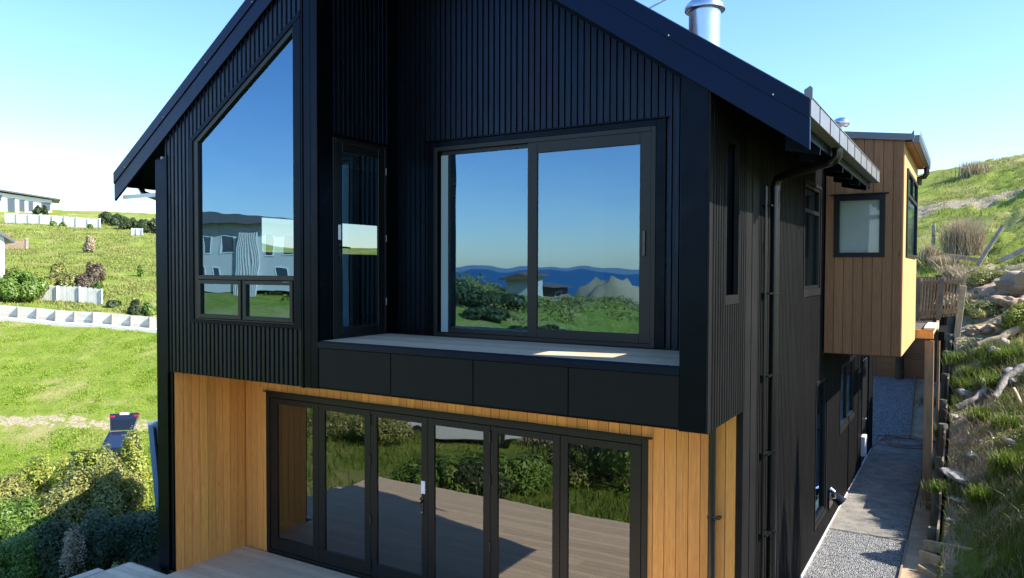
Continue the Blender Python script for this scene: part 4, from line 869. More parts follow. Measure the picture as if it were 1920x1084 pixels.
# ------------------------------------------------------------------ container
def container():
    r0 = empty('shipping_container', (0,0,0), 'blue grey shipping container end with lock rods, leaning behind the black corner post', 'container')
    Wd, Ht, Ln = 2.44, 2.6, 3.0
    mb = MB()      # corrugated sides / roof
    for side in (0, Wd):
        s = 1 if side else -1
        for i in range(9):
            y = .15+i*.29; mb.box(side-.02 if s > 0 else side, side if s > 0 else side+.02, y, y+.29, .15, Ht-.12)
            mb.box(side if s > 0 else side-.035, side+.035 if s > 0 else side, y+.05, y+.18, .15, Ht-.12)
    mb.box(0, Wd, Ln-.05, Ln, .15, Ht-.1); mb.box(.02, Wd-.02, .06, Ln-.05, Ht-.06, Ht-.03); mb.build('side_panel', 'cont', r0)
    mb = MB()
    for x in (0, Wd-.13): mb.box(x, x+.13, 0, .14, 0, Ht); mb.box(x, x+.13, Ln-.14, Ln+.01, 0, Ht)
    mb.box(.13, Wd-.13, .0, .12, 0, .14); mb.box(.13, Wd-.13, .0, .12, Ht-.16, Ht)
    for x in (0.0, Wd-.11): mb.box(x, x+.11, .14, Ln-.14, Ht-.1, Ht); mb.box(x, x+.11, .14, Ln-.14, 0, .15)
    mb.build('frame', 'cont', r0, bevel=.01)
    for (a, b) in ((.14, Wd/2-.01), (Wd/2+.01, Wd-.14)):
        mb = MB(); mb.box(a, b, .05, .08, .15, Ht-.17)
        for k in range(5):
            z = .32+k*.46; mb.prism([(a+.1,.05,z),(a+.1,.02,z+.05),(a+.1,.02,z+.22),(a+.1,.05,z+.27)], (b-a-.2,0,0))
        dr = mb.build('door', 'cont', r0, bevel=.005)
        mb = MB()
        for x in (a+.28, b-.25): mb.tube([(x,-.02,.05),(x,-.02,Ht-.06)], .022, 8)
        mb.build('lock_rod', 'cont', dr, smooth=True)
        mb = MB(); mb.box(a+.02, a+.05, .0, .05, .2, Ht-.2); mb.build('seal', 'dark', dr)
        mb = MB(); mb.box(a+.30, b-.27, -.045, -.03, 1.0, 1.05); mb.build('lock_handle', 'gutter', dr)
    mb = MB(); mb.box(.22, .22+.26, .008, .014, 1.86, 2.14); st = mb.build('sticker', 'white', r0)
    mb = MB(); ri = [( .35+.09*math.cos(t), .004, 2.0+.1*math.sin(t)) for t in np.linspace(0, 2*math.pi, 16)]; mb.tube(ri, .01, 5); mb.tube([(.35+.04*math.cos(t), .004, 2.0+.045*math.sin(t)) for t in np.linspace(0, 2*math.pi, 12)], .008, 5); mb.build('emblem', 'gutter', st)
    return r0
ct = container(); p = GP(289, 20.0); ct.location = Vector((p.x, p.y, CAM.z-20.0*(797-505)/1424-2.6)); ct.rotation_euler = (R(-8), R(-6.5), view_rot(280)-.25)
# ------------------------------------------------------------------ cars
def car(label, paint, open_hatch=False, name='parked_car'):
    r0 = empty(name, (0,0,0), label, 'car')
    L, Wd = 4.6, 1.84; hw = Wd/2
    def loft(sec, nm, mname, par, closed=True, bevel=0, smooth=False):
        mb = MB(); n = len(sec[0])
        for s_ in sec: mb.v += s_
        for i in range(len(sec)-1):
            for j in range(n):
                a = i*n+j; b = i*n+(j+1) % n; mb.f.append((a, b, b+n, a+n)); mb.mi.append(0)
        mb.f.append(tuple(reversed(range(n)))); mb.f.append(tuple(range((len(sec)-1)*n, len(sec)*n))); mb.mi += [0, 0]
        return mb.build(nm, mname, par, smooth=smooth, bevel=bevel)
    def sec(x, w1, z0, w2, z1, w3, z2): return [(x,-w1,z0),(x,w1,z0),(x,w2,z1),(x,w3,z2),(x,-w3,z2),(x,-w2,z1)]
    body = loft([sec(2.28,.70,.35,.74,.55,.62,.70), sec(2.1,.84,.28,.88,.6,.76,.82), sec(1.3,.88,.26,.92,.75,.80,.96), sec(.75,.88,.26,.92,.85,.84,1.02), sec(-1.6,.88,.26,.92,.9,.86,1.05), sec(-2.15,.86,.3,.9,.85,.82,1.05), sec(-2.3,.78,.38,.84,.7,.78,.95)], 'body', paint, r0, bevel=.03, smooth=True)
    cab = loft([[(x,-a,z0),(x,a,z0),(x2,b,z1),(x2,-b,z1)] for (x, x2, a, b, z0, z1) in [(.95,.15,.80,.62,1.0,1.56),(.25,.0,.82,.64,1.02,1.58),(-1.3,-1.25,.83,.65,1.03,1.62),(-2.05,-1.85,.80,.62,1.03,1.55)]], 'windows', 'carglass', r0)
    mb = MB(); mb.hexa([(.20,-.61,1.555),(.20,.61,1.555),(-1.9,.61,1.57),(-1.9,-.61,1.57),(.12,-.56,1.60),(.12,.56,1.60),(-1.85,.58,1.66),(-1.85,-.58,1.66)]); mb.build('roof', paint, r0, bevel=.02)
    mb = MB()
    for s in (-1, 1):
        mb.beam((.93,s*.80,1.0),(.17,s*.625,1.58),.07,.05); mb.beam((-.55,s*.835,1.0),(-.6,s*.65,1.6),.07,.04); mb.beam((-1.95,s*.82,1.0),(-1.85,s*.63,1.58),.10,.06)
        mb.beam((.15,s*.63,1.60),(-1.9,s*.64,1.63),.05,.05)
    mb.build('pillars', paint, body)
    for s in (-1, 1):
        for x in (1.42, -1.38):
            mb = MB(); mb.tube([(x,s*.70,.34),(x,s*.93,.34)], .34, 22); wh = mb.build('wheel', 'tyre', r0, smooth=True)
            mb = MB(); mb.tube([(x,s*.90,.34),(x,s*.94,.34)], .21, 18); mb.build('rim', 'metal', wh, smooth=True)
        mb = MB(); mb.box(.70, .84, min(s*.92,s*1.10), max(s*.92,s*1.10), 1.0, 1.16); mb.build('mirror', paint, r0, bevel=.03)
        mb = MB(); mb.box(2.0, 2.2, min(s*.55,s*.82), max(s*.55,s*.82), .62, .74); mb.build('headlight', 'metal', r0, bevel=.02)
    if open_hatch:      # tailgate lifted above the roof line, its outside seen from the front
        def hp(t, w_, off=0): c_, s_ = math.cos(R(38)), math.sin(R(38)); return (-1.88-t*c_-off*s_*0, w_, 1.66+t*s_+off)
        mb = MB(); mb.hexa([hp(0,-.62),hp(0,.62),hp(1.05,.80),hp(1.05,-.80),hp(0,-.6,.05),hp(0,.6,.05),hp(1.05,.76,.07),hp(1.05,-.76,.07)]); hatch = mb.build('tailgate', paint, r0, bevel=.015)
        mb = MB(); mb.hexa([hp(.08,-.56,.055),hp(.08,.56,.055),hp(.62,.66,.065),hp(.62,-.66,.065),hp(.08,-.55,.07),hp(.08,.55,.07),hp(.62,.65,.085),hp(.62,-.65,.085)]); mb.build('rear_window', 'carglass', hatch)
        for s in (-1, 1):
            mb = MB(); mb.hexa([hp(.78,s*.52,.06),hp(.78,s*.75,.06),hp(.89,s*.77,.06),hp(.89,s*.48,.06),hp(.78,s*.52,.10),hp(.78,s*.75,.10),hp(.89,s*.77,.10),hp(.89,s*.48,.10)]); mb.build('tail_light', 'tail', hatch, bevel=.01)
        mb = MB(); mb.hexa([hp(.93,-.24,.07),hp(.93,.24,.07),hp(1.04,.24,.07),hp(1.04,-.24,.07),hp(.93,-.24,.10),hp(.93,.24,.10),hp(1.04,.24,.10),hp(1.04,-.24,.10)]); mb.build('number_plate', 'white', hatch)
        mb = MB(); mb.beam(hp(.06,-.7,.0), hp(.5,-.72,-.55), .03, .03); mb.beam(hp(.06,.7,.0), hp(.5,.72,-.55), .03, .03); mb.build('gas_strut', 'gutter', hatch)
    else:
        for s in (-1, 1):
            mb = MB(); mb.box(-2.3, -2.12, min(s*.5,s*.82), max(s*.5,s*.82), .78, .95); mb.build('tail_light', 'tail', r0, bevel=.01)
    return r0
cr = car('dark blue car parked on the grass with its tailgate raised', 'car', True)
p = GP(214, 35.0); p2 = GP(214, 38.5); slope = math.atan2(p2.z-p.z, 3.5); cr.location = p+Vector((0,0,.05)); 
dirv = (Vector((CAM.x, CAM.y, 0))-Vector((p.x, p.y, 0))).normalized(); hd_ = math.atan2(dirv.y, dirv.x)-.22
cr.rotation_mode = 'XYZ'; cr.rotation_euler = (0, slope*1.15, hd_); cr.scale = (.85,.85,.85)

# low weeds and dead stalks tangled through the bank grass
P = scatter(26000, (1.84, 4.2), (3.4, 14.5), 1, 1.1, 41, lambda x, y: fbm(x, y, 1.7, 44) > -.1, -.25); n = len(P); rng = np.random.default_rng(5)
P[:, 2] += rng.uniform(.01, .16, n)*np.clip(fbm(P[:, 0], P[:, 1], 1.6, 45)+.6, .2, 1.2)
v, f = leaf_quads(P, rng.normal(size=(n, 3))*.7+np.array([0, 0, 1.]), .022, .5, rng); o = npmesh('bank_weeds', v, f, 'leaf_o'); tag(o, 'low leafy weeds tangled through the grass of the bank', 'weeds', kind='stuff')
P = scatter(9000, (1.84, 4.2), (3.4, 16), 1, 1.5, 51, None, -.1); o = blades('dead_stalks', P, .28, .007, 'dry', 1.1); tag(o, 'dead straw coloured stalks mixed through the bank grass', 'dead grass', kind='stuff')
P = scatter(9000, (1.9, 6), (14, 24), 1, .9, 52, None, -.1); n = len(P); P[:, 2] += rng.uniform(.0, .1, n); v, f = leaf_quads(P, rng.normal(size=(n, 3))*.7+np.array([0, 0, 1.]), .05, .5, rng); o = npmesh('slope_weeds', v, f, 'leaf_o'); tag(o, 'patchy weeds around the clay boulders', 'weeds', kind='stuff')

rng = np.random.default_rng(61); n = 45000; x = rng.uniform(-80, -15, n); y = rng.uniform(-92, -34, n); kk = fbm(x, y, .16, 62)+rng.normal(0, .05, n) > .0; x, y = x[kk], y[kk]; n = len(x)
P = np.stack([x, y, H(x, y)+rng.uniform(0, 1.0, n)*np.clip(fbm(x, y, .16, 62)*2.5, .15, 1.3)], 1); v, f = leaf_quads(P, rng.normal(size=(n, 3))*.8+np.array([0, 0, .8]), .2, .5, rng); o = npmesh('coastal_scrub', v, f, 'leaf_o'); tag(o, 'low olive scrub on the seaward slope, reflected in the upper windows', 'scrub', kind='stuff')

rng = np.random.default_rng(71); n = 1500; x = np.where(rng.random(n) < .6, 1.27-np.abs(rng.normal(0, .12, n)), rng.uniform(.06, 1.26, n)); y = rng.uniform(4, 16, n)
P = np.stack([x, y, np.where(y > 7.45, -3.412, -3.43)+0*x], 1); v, f = leaf_quads(P, rng.normal(size=(n, 3))*.25+np.array([0, 0, 1.]), .014, .5, rng); o = npmesh('leaf_litter', v, f, 'bark'); tag(o, 'fallen leaves and crumbs of soil scattered on the path', 'litter', kind='stuff')
# ------------------------------------------------------------------ right side: retaining wall, landing, bank
def UY(u, v, y):
    d = FW*1424.16+RT_*(u-960)-UP_*(v-542); return CAM+d*((y-CAM.y)/d.y)
def UX(u, v, x):
    d = FW*1424.16+RT_*(u-960)-UP_*(v-542); return CAM+d*((x-CAM.x)/d.x)
root = empty('retaining_wall', (1.7, 12, -3.4), 'low retaining wall of round piles and boards holding the bank beside the path', 'wall')
rr = random.Random(4)
for y in (7.4, 8.7, 10.0, 11.2, 12.4, 13.7, 15.0, 16.3, 17.6, 18.9, 20.2, 21.5):
    zt = hz(1.9, y)+rr.uniform(-.08, .05); xx = 1.69+rr.uniform(-.02, .02); mb = MB(); mb.tube([(xx,y,-3.5),(xx,y,zt-.02),(xx,y,zt)], [.095,.092,.08], 14); mb.build('pile', 'pole', root, smooth=True)
mb = MB(); y = 6.9
while y < 22:
    zt = hz(1.9, y+.6)
    for k in range(18):
        z0 = -3.5+k*.16
        if z0+.1 < zt: mb.box(1.735+rr.uniform(-.004,.004), 1.765, y, y+1.195, z0, z0+.155)
    y += 1.2
mb.build('retaining_boards', 'pine_d', root)
root = empty('rear_retaining_wall', (0, 22, -2.5), 'tall brown timber retaining wall with dark poles behind the house', 'wall')
mb = MB()
for k in range(18): mb.box(-6, 1.72, 21.93+rr.uniform(-.006,.006), 22.0, -2.6+k*.2, -2.6+k*.2+.195)
mb.build('retaining_boards', 'timber_b', root)
for x in (-4.6,-3.4,-2.2,-1.0,.15,1.3):
    mb = MB(); mb.tube([(x,21.82,-2.7),(x,21.82,1.05)], .13, 12); mb.build('pile', 'bark', root, smooth=True)
# edging boards of the bank steps
def board(name, a, b, h, t, mname, label, cat, grp=None):
    o = empty(name, a, label, cat, grp); a = Vector(a); b = Vector(b); mb = MB(); d = (b-a).normalized(); n = Vector((d.y, -d.x, 0)).normalized()*t
    mb.hexa([a, b, b+n, a+n, a+Vector((0,0,h)), b+Vector((0,0,h)), b+n+Vector((0,0,h)), a+n+Vector((0,0,h))]); mb.build('board', mname, o, bevel=.006); return o
ST = 'boards edging the steps up the bank'
pa = UY(1772, 1014, 7.9); pb = UY(1838, 1016, 7.9); board('edging_board', pa, pb, .19, .04, 'pine', 'short upper step board between the nearest pile and the bank', 'board', ST)
pa = UY(1733, 1030, 6.9); pb = UY(1824, 1048, 6.7); board('edging_board', pa, pb, .17, .045, 'pine', 'long pale step board just below the nearest pile', 'board', ST)
pa = UY(1725, 1050, 6.5); pb = UY(1805, 1077, 6.3); board('edging_board', pa, pb, .17, .045, 'pine', 'second pale step board, slanting lower into the grass', 'board', ST)
pa = UY(1723, 1078, 6.15); pb = UY(1775, 1110, 5.9); board('edging_board', pa, pb, .17, .045, 'pine', 'lowest step board at the bottom edge of the view', 'board', ST)
pa = UY(1772, 1010, 7.95); pb = UY(1776, 950, 9.0); board('edging_board', pa, pb, .16, .04, 'pine_d', 'grey board running uphill behind the nearest pile', 'board', ST)
mb = MB(); mb.poly([(1.29,3,-3.445),(1.76,3,-3.445),(1.76,16,-3.445),(1.29,16,-3.445)]); tag(mb.build('dirt_strip', 'clay'), kind='structure')
# landing
root = empty('timber_landing', (1.5, 11, -3.4), 'timber landing on square posts joining the bank to the timber wing', 'landing')
def partm(name, fn, mname, bevel=.004, par=None):
    mb = MB(); fn(mb); return mb.build(name, mname, par or root, bevel=bevel)
partm('post', lambda m_: m_.box(1.375, 1.54, 10.3, 10.42, -3.5, -.20), 'post_brown')
partm('post', lambda m_: m_.box(1.545, 1.60, 11.9, 12.05, -3.5, -.10), 'post_brown')
partm('bearer', lambda m_: m_.box(1.0, 1.53, 10.25, 10.30, -.16, .02), 'timber')
partm('bearer', lambda m_: m_.box(1.48, 1.53, 10.30, 13.6, -.16, .02), 'pine')
partm('rail_cap', lambda m_: m_.box(1.36, 1.56, 10.22, 11.9, .025, .07), 'bleach')
partm('bearer', lambda m_: m_.box(1.60, 1.72, 10.4, 12.6, -.20, -.02), 'dark')
for k in range(9):
    partm('tread', lambda m_: m_.box(.6, 1.40, 10.45+k*.34, 10.6+k*.34, -.02, .02), 'pine_d')
for (x, y) in ((1.40, 13.2), (1.95, 13.5), (.75, 13.5), (2.42, 13.55)):
    pass
# slatted balustrade
p0 = UY(1700, 520, 13.6); p1 = UY(1812, 519, 13.0); bal = empty('slatted_balustrade', (1.5, 13.4, .1), 'slatted timber balustrade panel at the back of the landing', 'balustrade')
q0 = UY(1700, 600, 13.6); q1 = UY(1797, 592, 13.0)
def lerp3(a, b, t): return a+(b-a)*t
n = 19
for k in range(n):
    t = k/(n-1); a = lerp3(q0, q1, t); b = lerp3(p0, p1, t); mb = MB(); mb.beam(a, b, .034, .025, up=(0,1,0)); mb.build('slat', 'pine', bal)
for t in (.10, .62): 
    mb = MB(); a = lerp3(q0, q1, .14); mb.beam(lerp3(lerp3(q0,q1,0), lerp3(p0,p1,0), t+.0 if t > .5 else .2), lerp3(lerp3(q0,q1,1), lerp3(p0,p1,1), t if t > .5 else .2), .05, .09, up=(0,0,1)); 
mb = MB(); mb.beam(lerp3(q0,p0,.88)+Vector((0,-.05,0)), lerp3(q1,p1,.88)+Vector((0,-.05,0)), .05, .09); mb.build('rail', 'pine', bal, bevel=.004)
mb = MB(); mb.beam(lerp3(q0,p0,.13)+Vector((0,-.05,0)), lerp3(q1,p1,.13)+Vector((0,-.05,0)), .05, .11); mb.build('rail', 'pine', bal, bevel=.004)
for t in (.22, .62):
    a = lerp3(q0, q1, t)+Vector((0,-.11,-.05)); b = lerp3(p0, p1, t)+Vector((0,-.11,-.02)); mb = MB(); mb.beam(a, b, .1, .07, up=(0,1,0)); mb.build('post', 'pine_d', bal, bevel=.004)
mb = MB(); mb.beam(UY(1794, 632, 12.6), UY(1806, 536, 12.6), .13, .12, up=(0,1,0)); mb.build('end_post', 'pine', bal, bevel=.005)
mb = MB(); mb.beam(UY(1806, 560, 12.75), UY(1810, 520, 12.75), .05, .10, up=(0,1,0)); mb.build('post', 'pine', bal)
# hose
mb = MB(); pts = []; cx0, cy0 = .75, 15.6
for i in range(240):
    t = i/240*2*math.pi*5.3; r_ = .42+.12*math.sin(i*.07)+.05*math.sin(t*3.1); pts.append((cx0+.13*math.sin(i*.031)+r_*math.cos(t)*1.15, cy0+r_*math.sin(t)*1.5+.2*math.sin(i*.02), -3.405+.012*(i/40)))
pts += [(.3, 15.9, -3.40), (.1, 15.7, -3.40), (.06, 14.9, -3.40)]
mb.tube(pts, .011, 6); h = mb.build('garden_hose', 'hose', smooth=True); tag(h, 'coiled pinkish garden hose lying on the path in the shade', 'hose')
# rocks, logs
def rock(name, p, size, seed, mname, label, cat, grp=None, rz=0, sub=3, amp=.35):
    import bmesh
    bm = bmesh.new(); bmesh.ops.create_icosphere(bm, subdivisions=sub, radius=1)
    for v in bm.verts:
        c_ = v.co.copy(); v.co = c_*(1+amp*noise.noise(c_*1.3+Vector((seed*7.1, 0, 0)))+amp*.4*noise.noise(c_*4+Vector((0, seed*3.3, 0)))+amp*.2*noise.noise(c_*9)-amp*.25*abs(noise.noise(c_*3.1+Vector((seed,2,1)))))
        v.co = Vector((v.co.x*size[0], v.co.y*size[1], v.co.z*size[2]))
    me = bpy.data.meshes.new(name); bm.to_mesh(me); bm.free(); me.materials.append(M[mname]); me.polygons.foreach_set('use_smooth', [True]*len(me.polygons))
    o = bpy.data.objects.new(name, me); col.objects.link(o); o.location = p; o.rotation_euler = (.1, .15, rz); return tag(o, label, cat, grp)
def onbank(u, y, dz=0):      # ground point on picture column u at depth y
    q = UY(u, 505, y); return Vector((q.x, y, hz(q.x, y)+dz))
RG = 'loose rocks on the bank'
rock('rock', onbank(1806, 9.0, .03), (.25,.40,.045), 1, 'rock', 'large flat pale rock beside the second pile', 'rock', RG, .3)
rock('rock', onbank(1803, 8.35, .01), (.18,.22,.04), 2, 'rock', 'smaller flat pale rock below the large one', 'rock', RG, 1.)
rock('rock', onbank(1812, 12.6, .05), (.16,.2,.10), 3, 'rock', 'grey rock lying near the driftwood root', 'rock', RG)
rock('rock', onbank(1905, 12.9, .05), (.2,.3,.12), 4, 'rock', 'rounded grey rock at the right edge above the branch', 'rock', RG)
for i, (u_, y, s_) in enumerate([(1860,17.2,.34),(1885,17.8,.46),(1908,17.4,.55),(1930,18.5,.8),(1850,18.6,.4),(1895,19.2,.6),(1838,17.6,.25),(1870,16.2,.3),(1905,15.7,.35),(1825,18.9,.3),(1840,16.2,.28)]):
    rock('boulder', onbank(u_, y, -s_*.12), (s_*1.1, s_, s_*.6), 10+i, 'clay', ['small','broad','large','huge','rounded','tall','little','squat','low','far','worn'][i]+' clay coloured boulder in the eroded bank right of the balustrade', 'boulder', 'clay boulders in the eroded bank', i*.7, 4, .85)
for i, (u_, y, s_) in enumerate([(1822,16.9,.3),(1832,15.6,.28),(1845,15.0,.25)]):
    pass
def log(name, pts, rad, mname, label, cat):
    mb = MB(); P_ = []; R_ = []
    for k in range(len(pts)-1):
        for t in np.linspace(0, 1, 5)[:-1]:
            q = Vector(pts[k]).lerp(Vector(pts[k+1]), t); q += Vector((noise.noise(q*5), noise.noise(q*5+Vector((9,0,0))), noise.noise(q*5+Vector((0,9,0)))))*rad*.5; P_.append(q); R_.append(rad*(1+.25*noise.noise(q*8)))
    P_.append(Vector(pts[-1])); R_.append(rad*.7); mb.tube(P_, R_, 10); o = mb.build(name, mname, smooth=True); return tag(o, label, cat)
log('log', [onbank(1836, 14.4, .16), onbank(1880, 14.5, .22), onbank(1925, 14.9, .26)], .08, 'pine', 'pale sawn log lying across the leafy bank', 'log')
log('driftwood', [onbank(1800, 11.9, .05), onbank(1835, 12.0, .14), onbank(1850, 12.3, .10), onbank(1846, 12.8, .16)], .065, 'drift', 'bleached crooked driftwood root on the grass', 'driftwood')
log('driftwood', [onbank(1868, 11.9, .06), onbank(1890, 12.3, .18), onbank(1925, 12.5, .3)], .075, 'drift', 'grey branch running off the right edge of the view', 'driftwood')
log('stake', [onbank(1905, 11.2, .35), onbank(1922, 10.9, .05)], .035, 'pine', 'short pale stake leaning at the right edge', 'stake')
log('stake', [onbank(1776, 12.9, -.02), onbank(1777, 12.9, .24)], .035, 'bleach', 'short upright white peg at the bank edge', 'stake')
rock('stump', onbank(1885, 14.3, .1), (.14,.14,.14), 41, 'drift', 'dark knotty stump touching the pale log', 'stump')
for i, (u_, D_, t_) in enumerate([(70, 13.2, 'crumpled white plastic scrap at the bottom left'), (100, 13.0, 'long white scrap lying left of the gravel strip')]):
    p = GP(u_, D_, .35); rock('scrap', p, (.10+.08*i, .05, .03), 61+i, 'white', t_, 'scrap', None, .5*i, 2, .8)
# fence on the hill
FP = 'old fence posts on the hill'
o = empty('fence_post', onbank(1748, 26), 'upright weathered fence post nearest the timber wing', 'post', FP); mb = MB(); p = onbank(1748, 26); mb.tube([p-Vector((0,0,.3)), p+Vector((.03,0,1.35))], .065, 8); mb.build('post', 'drift', o, smooth=True)
o = empty('fence_post', onbank(1832, 23), 'fence post leaning far to the right on the hill', 'post', FP); mb = MB(); p = onbank(1832, 23); mb.tube([p-Vector((.1,0,.2)), p+Vector((.72,0,1.35))], [.075,.055], 8); mb.build('post', 'drift', o, smooth=True)
mb = MB(); a = onbank(1756, 24.5, .22); b = onbank(1836, 23.5, .25); c_ = onbank(1874, 23.2, .2); d_ = onbank(1925, 23.4, .35); mb.beam(a, b, .03, .14); o = mb.build('fence_rail', 'pine'); tag(o, 'fallen pale rail between the two fence posts', 'rail')
mb = MB(); mb.beam(c_, d_, .04, .16); o = mb.build('fence_rail', 'drift'); tag(o, 'grey rail right of the leaning fence post', 'rail')
pA = onbank(1748, 26, 1.1); pB = Vector((onbank(1832, 23).x+.62, 23, onbank(1832, 23).z+1.15)); mb = MB(); mb.tube([pA, (pA+pB)/2-Vector((0,0,.2)), pB, onbank(1935, 22, .9)], .006, 4); mb.tube([onbank(1680, 27, 1.25), pA], .006, 4); o = mb.build('fence_wire', 'gutter'); tag(o, 'thin sagging fence wire', 'wire')
# dry bushes
def stalks(name, label, p, h, r, n, seed, mname='dry', lean=.55, wid=.018):
    rng = np.random.default_rng(seed); P = np.zeros((n, 3)); P[:, :2] = rng.normal(size=(n, 2))*r*.3
    a = rng.uniform(0, 2*np.pi, n); k = rng.uniform(.1, 1, n)*lean; tip = P+np.stack([np.cos(a)*k*h, np.sin(a)*k*h, h*rng.uniform(.6, 1.05, n)], 1)
    mid = (P+tip)/2+np.stack([np.zeros(n), np.zeros(n), h*.08*np.ones(n)], 1); dx = np.stack([np.cos(a+1.57), np.sin(a+1.57), 0*a], 1)*wid/2
    v = np.stack([P-dx, P+dx, mid+dx, mid-dx, tip], 1).reshape(-1, 3); kk = np.arange(n)[:, None]*5
    f = np.concatenate([kk+np.array([[0,1,2]]), kk+np.array([[0,2,3]]), kk+np.array([[3,2,4]])], 0); o = npmesh(name, v, f, mname); o.location = p; return tag(o, label, 'plant')
stalks('dry_bush', 'large bare twiggy bush between the fence posts', onbank(1806, 26, -.1), 1.5, .9, 1500, 1)
stalks('dry_bush', 'small bare bush high on the hill near the skyline', onbank(1824, 50, -.1), 1.3, 1.2, 600, 2, wid=.04)
stalks('dry_grass', 'clump of dry grass at the foot of the upright fence post', onbank(1742, 24.5), .6, .4, 500, 3)
for i, (u_, y, h, mn) in enumerate([(1775,13.2,.4,'blade'),(1800,14.2,.45,'blade'),(1830,13.4,.42,'blade'),(1865,13.2,.45,'blade'),(1900,13.6,.5,'blade'),(1785,11.4,.38,'blade'),(1850,11.0,.35,'blade'),(1895,10.2,.4,'blade'),(1776,9.8,.33,'blade'),(1870,12.5,.4,'blade'),(1822,12.9,.4,'blade'),(1782,8.6,.3,'blade'),(1905,8.6,.45,'blade'),(1860,8.0,.4,'blade')]):
    words = ['nearest the landing post','under the balustrade end post','left of the pale log','below the pale log','right of the pale log','beside the driftwood root','above the bare soil','at the right edge beside the bare soil','spilling over the third pile','between log and branch','between the pegs and the log','behind the flat rock','at the right edge below the bare soil','in the shade right of the step boards']
    stalks('flax_clump', 'leafy green flax clump '+words[i], onbank(u_, y, -.03), h*.8, .42, 300, 50+i, mn, .8, .014)['group'] = 'flax clumps on the bank'
for i, (u_, y, h) in enumerate([(1770,24,.5),(1800,22.5,.45),(1835,20.5,.5),(1860,21.5,.45),(1815,18.4,.4),(1790,17.6,.35),(1760,19.5,.4)]):
    words = ['below the fallen rail','under the bare bush','below the leaning post','right of the leaning post','above the clay boulders','just above the balustrade','behind the balustrade near the wing']
    stalks('dry_grass', 'dry straw coloured grass clump '+words[i], onbank(u_, y, -.03), h, .8, 500, 80+i, 'dry', 1.2, .02)['group'] = 'dry grass clumps on the bank'
b = make_bush('shrub', 'pale leafy shrub at the right edge beside the boulders', 'shrub', .5, .5, .8, 2500, .05, 'leaf_y', 10, 91); put(b, onbank(1912, 14.9, -.1))
b = make_bush('shrub', 'mossy green shrub between balustrade and boulders', 'shrub', .7, .6, .5, 2500, .035, 'leaf_o', 10, 92); put(b, onbank(1836, 17.0, -.1))
b = make_bush('shrub', 'mossy green shrub on top of the boulders', 'shrub', .9, .7, .6, 2500, .04, 'leaf_o', 10, 93); put(b, onbank(1862, 19.6, -.1))
# shade trees just right of the view (their shadows fall on the wall and path)
def cone_tree(p, h, r, seed, label):
    root = empty('cypress', (0,0,0), label, 'tree', 'trees shading the path'); rng = np.random.default_rng(seed); n = 9000
    t = rng.random(n)**.8; a = rng.uniform(0, 2*np.pi, n); rad = r*(1-t)**.8*(.55+.45*rng.random(n))*(1+.25*np.sin(a*5+t*20)); P = np.stack([np.cos(a)*rad, np.sin(a)*rad, t*h+.1], 1)
    v, f = leaf_quads(P, np.stack([np.cos(a), np.sin(a), .4+0*a], 1)+rng.normal(size=(n,3))*.4, .05, .3, rng); npmesh('crown', v, f, 'leaf_d', root)
    mb = MB(); mb.tube([(0,0,-.3),(0,0,h*.8)], [.07,.02], 8); mb.build('trunk', 'bark', root, smooth=True); return put(root, p)
cone_tree((3.6, 5.35, hz(3.6, 5.35)), 1.45-hz(3.6,5.35), .55, 1, 'slim pointed cypress just outside the right of the view')
cone_tree((3.9, 4.5, hz(3.9, 4.5)), 1.0-hz(3.9,4.5), .7, 2, 'broader cypress beside the slim one')
for i, (x, y, r_, h) in enumerate([(3.5,7.0,.45,.9),(4.4,3.0,1.1,2.0)]):
    b = make_bush('bank_shrub', ['small rounded shrub above the step boards, outside the view','rounded shrub nearest the deck corner, outside the view'][i], 'shrub', r_, r_, h, 7000, .05, 'leaf_d', 14, 70+i, 'shrubs shading the bank'); put(b, (x, y, hz(x, y)-.1))

# ------------------------------------------------------------------ what the windows reflect
def refl_house(u, D, z, w_, dpt, label, wallm, roofm, storeys, roofh=1.4, stilts=0, wins=(), rot=0, deckrail=False):
    r0 = empty('reflected_house', (0,0,0), label, 'house'); h = storeys*2.7
    mb = MB(); mb.box(-w_/2, w_/2, 0, dpt, stilts, stilts+h); mb.build('wall', wallm, r0)
    mb = MB(); mb.prism([(-w_/2-.6,-.9,stilts+h),(-w_/2-.6,-.9,stilts+h+.18),(0,-.9,stilts+h+roofh),(w_/2+.6,-.9,stilts+h+.18),(w_/2+.6,-.9,stilts+h)], (0,dpt+1.6,0)); mb.build('roof', roofm, r0)
    for (a, b, c_, d) in wins: win_part(r0, a, b, c_+stilts, d+stilts, 0, fr='white')
    if stilts:
        for i in range(5):
            mb = MB(); x = -w_/2+.2+i*(w_-.4)/4; mb.box(x-.08, x+.08, .2, .36, -1.5, stilts); mb.build('stilt', 'pine_d', r0)
    if deckrail:
        mb = MB(); mb.box(-w_/2, w_/2, -2.2, -.02, stilts-.2, stilts); mb.build('veranda', 'pine_d', r0)
        mb = MB()
        for i in range(int(w_/.14)): mb.box(-w_/2+i*.14, -w_/2+i*.14+.06, -2.2, -2.16, stilts, stilts+1)
        mb.box(-w_/2, w_/2, -2.22, -2.15, stilts+1, stilts+1.06); mb.build('railing', 'pine', r0)
    p = GPM(u, D); r0.location = (p.x, p.y, p.z if z is None else z); r0.rotation_euler = (0, 0, view_rot_m(u)+rot); return r0
wh = refl_house(452, 62, -.6, 16, 9, 'tall pale grey three storey house reflected in the sloping window', 'cream', 'roofg', 1.95, .9, 0, [(-6.8,-5.8,2.9,4.4),(-4.8,-4.3,2.9,4.4),(-1.5,-.9,3,4.3),(.0,.6,3,4.3),(3.6,4.8,3,4.5),(-6,-5.2,.7,1.8),(-.8,-.2,.8,1.8),(.6,1.2,.8,1.8),(3,7.2,.3,2.0)], .35, False)
def local_part(o): o.matrix_parent_inverse = Matrix(); return o
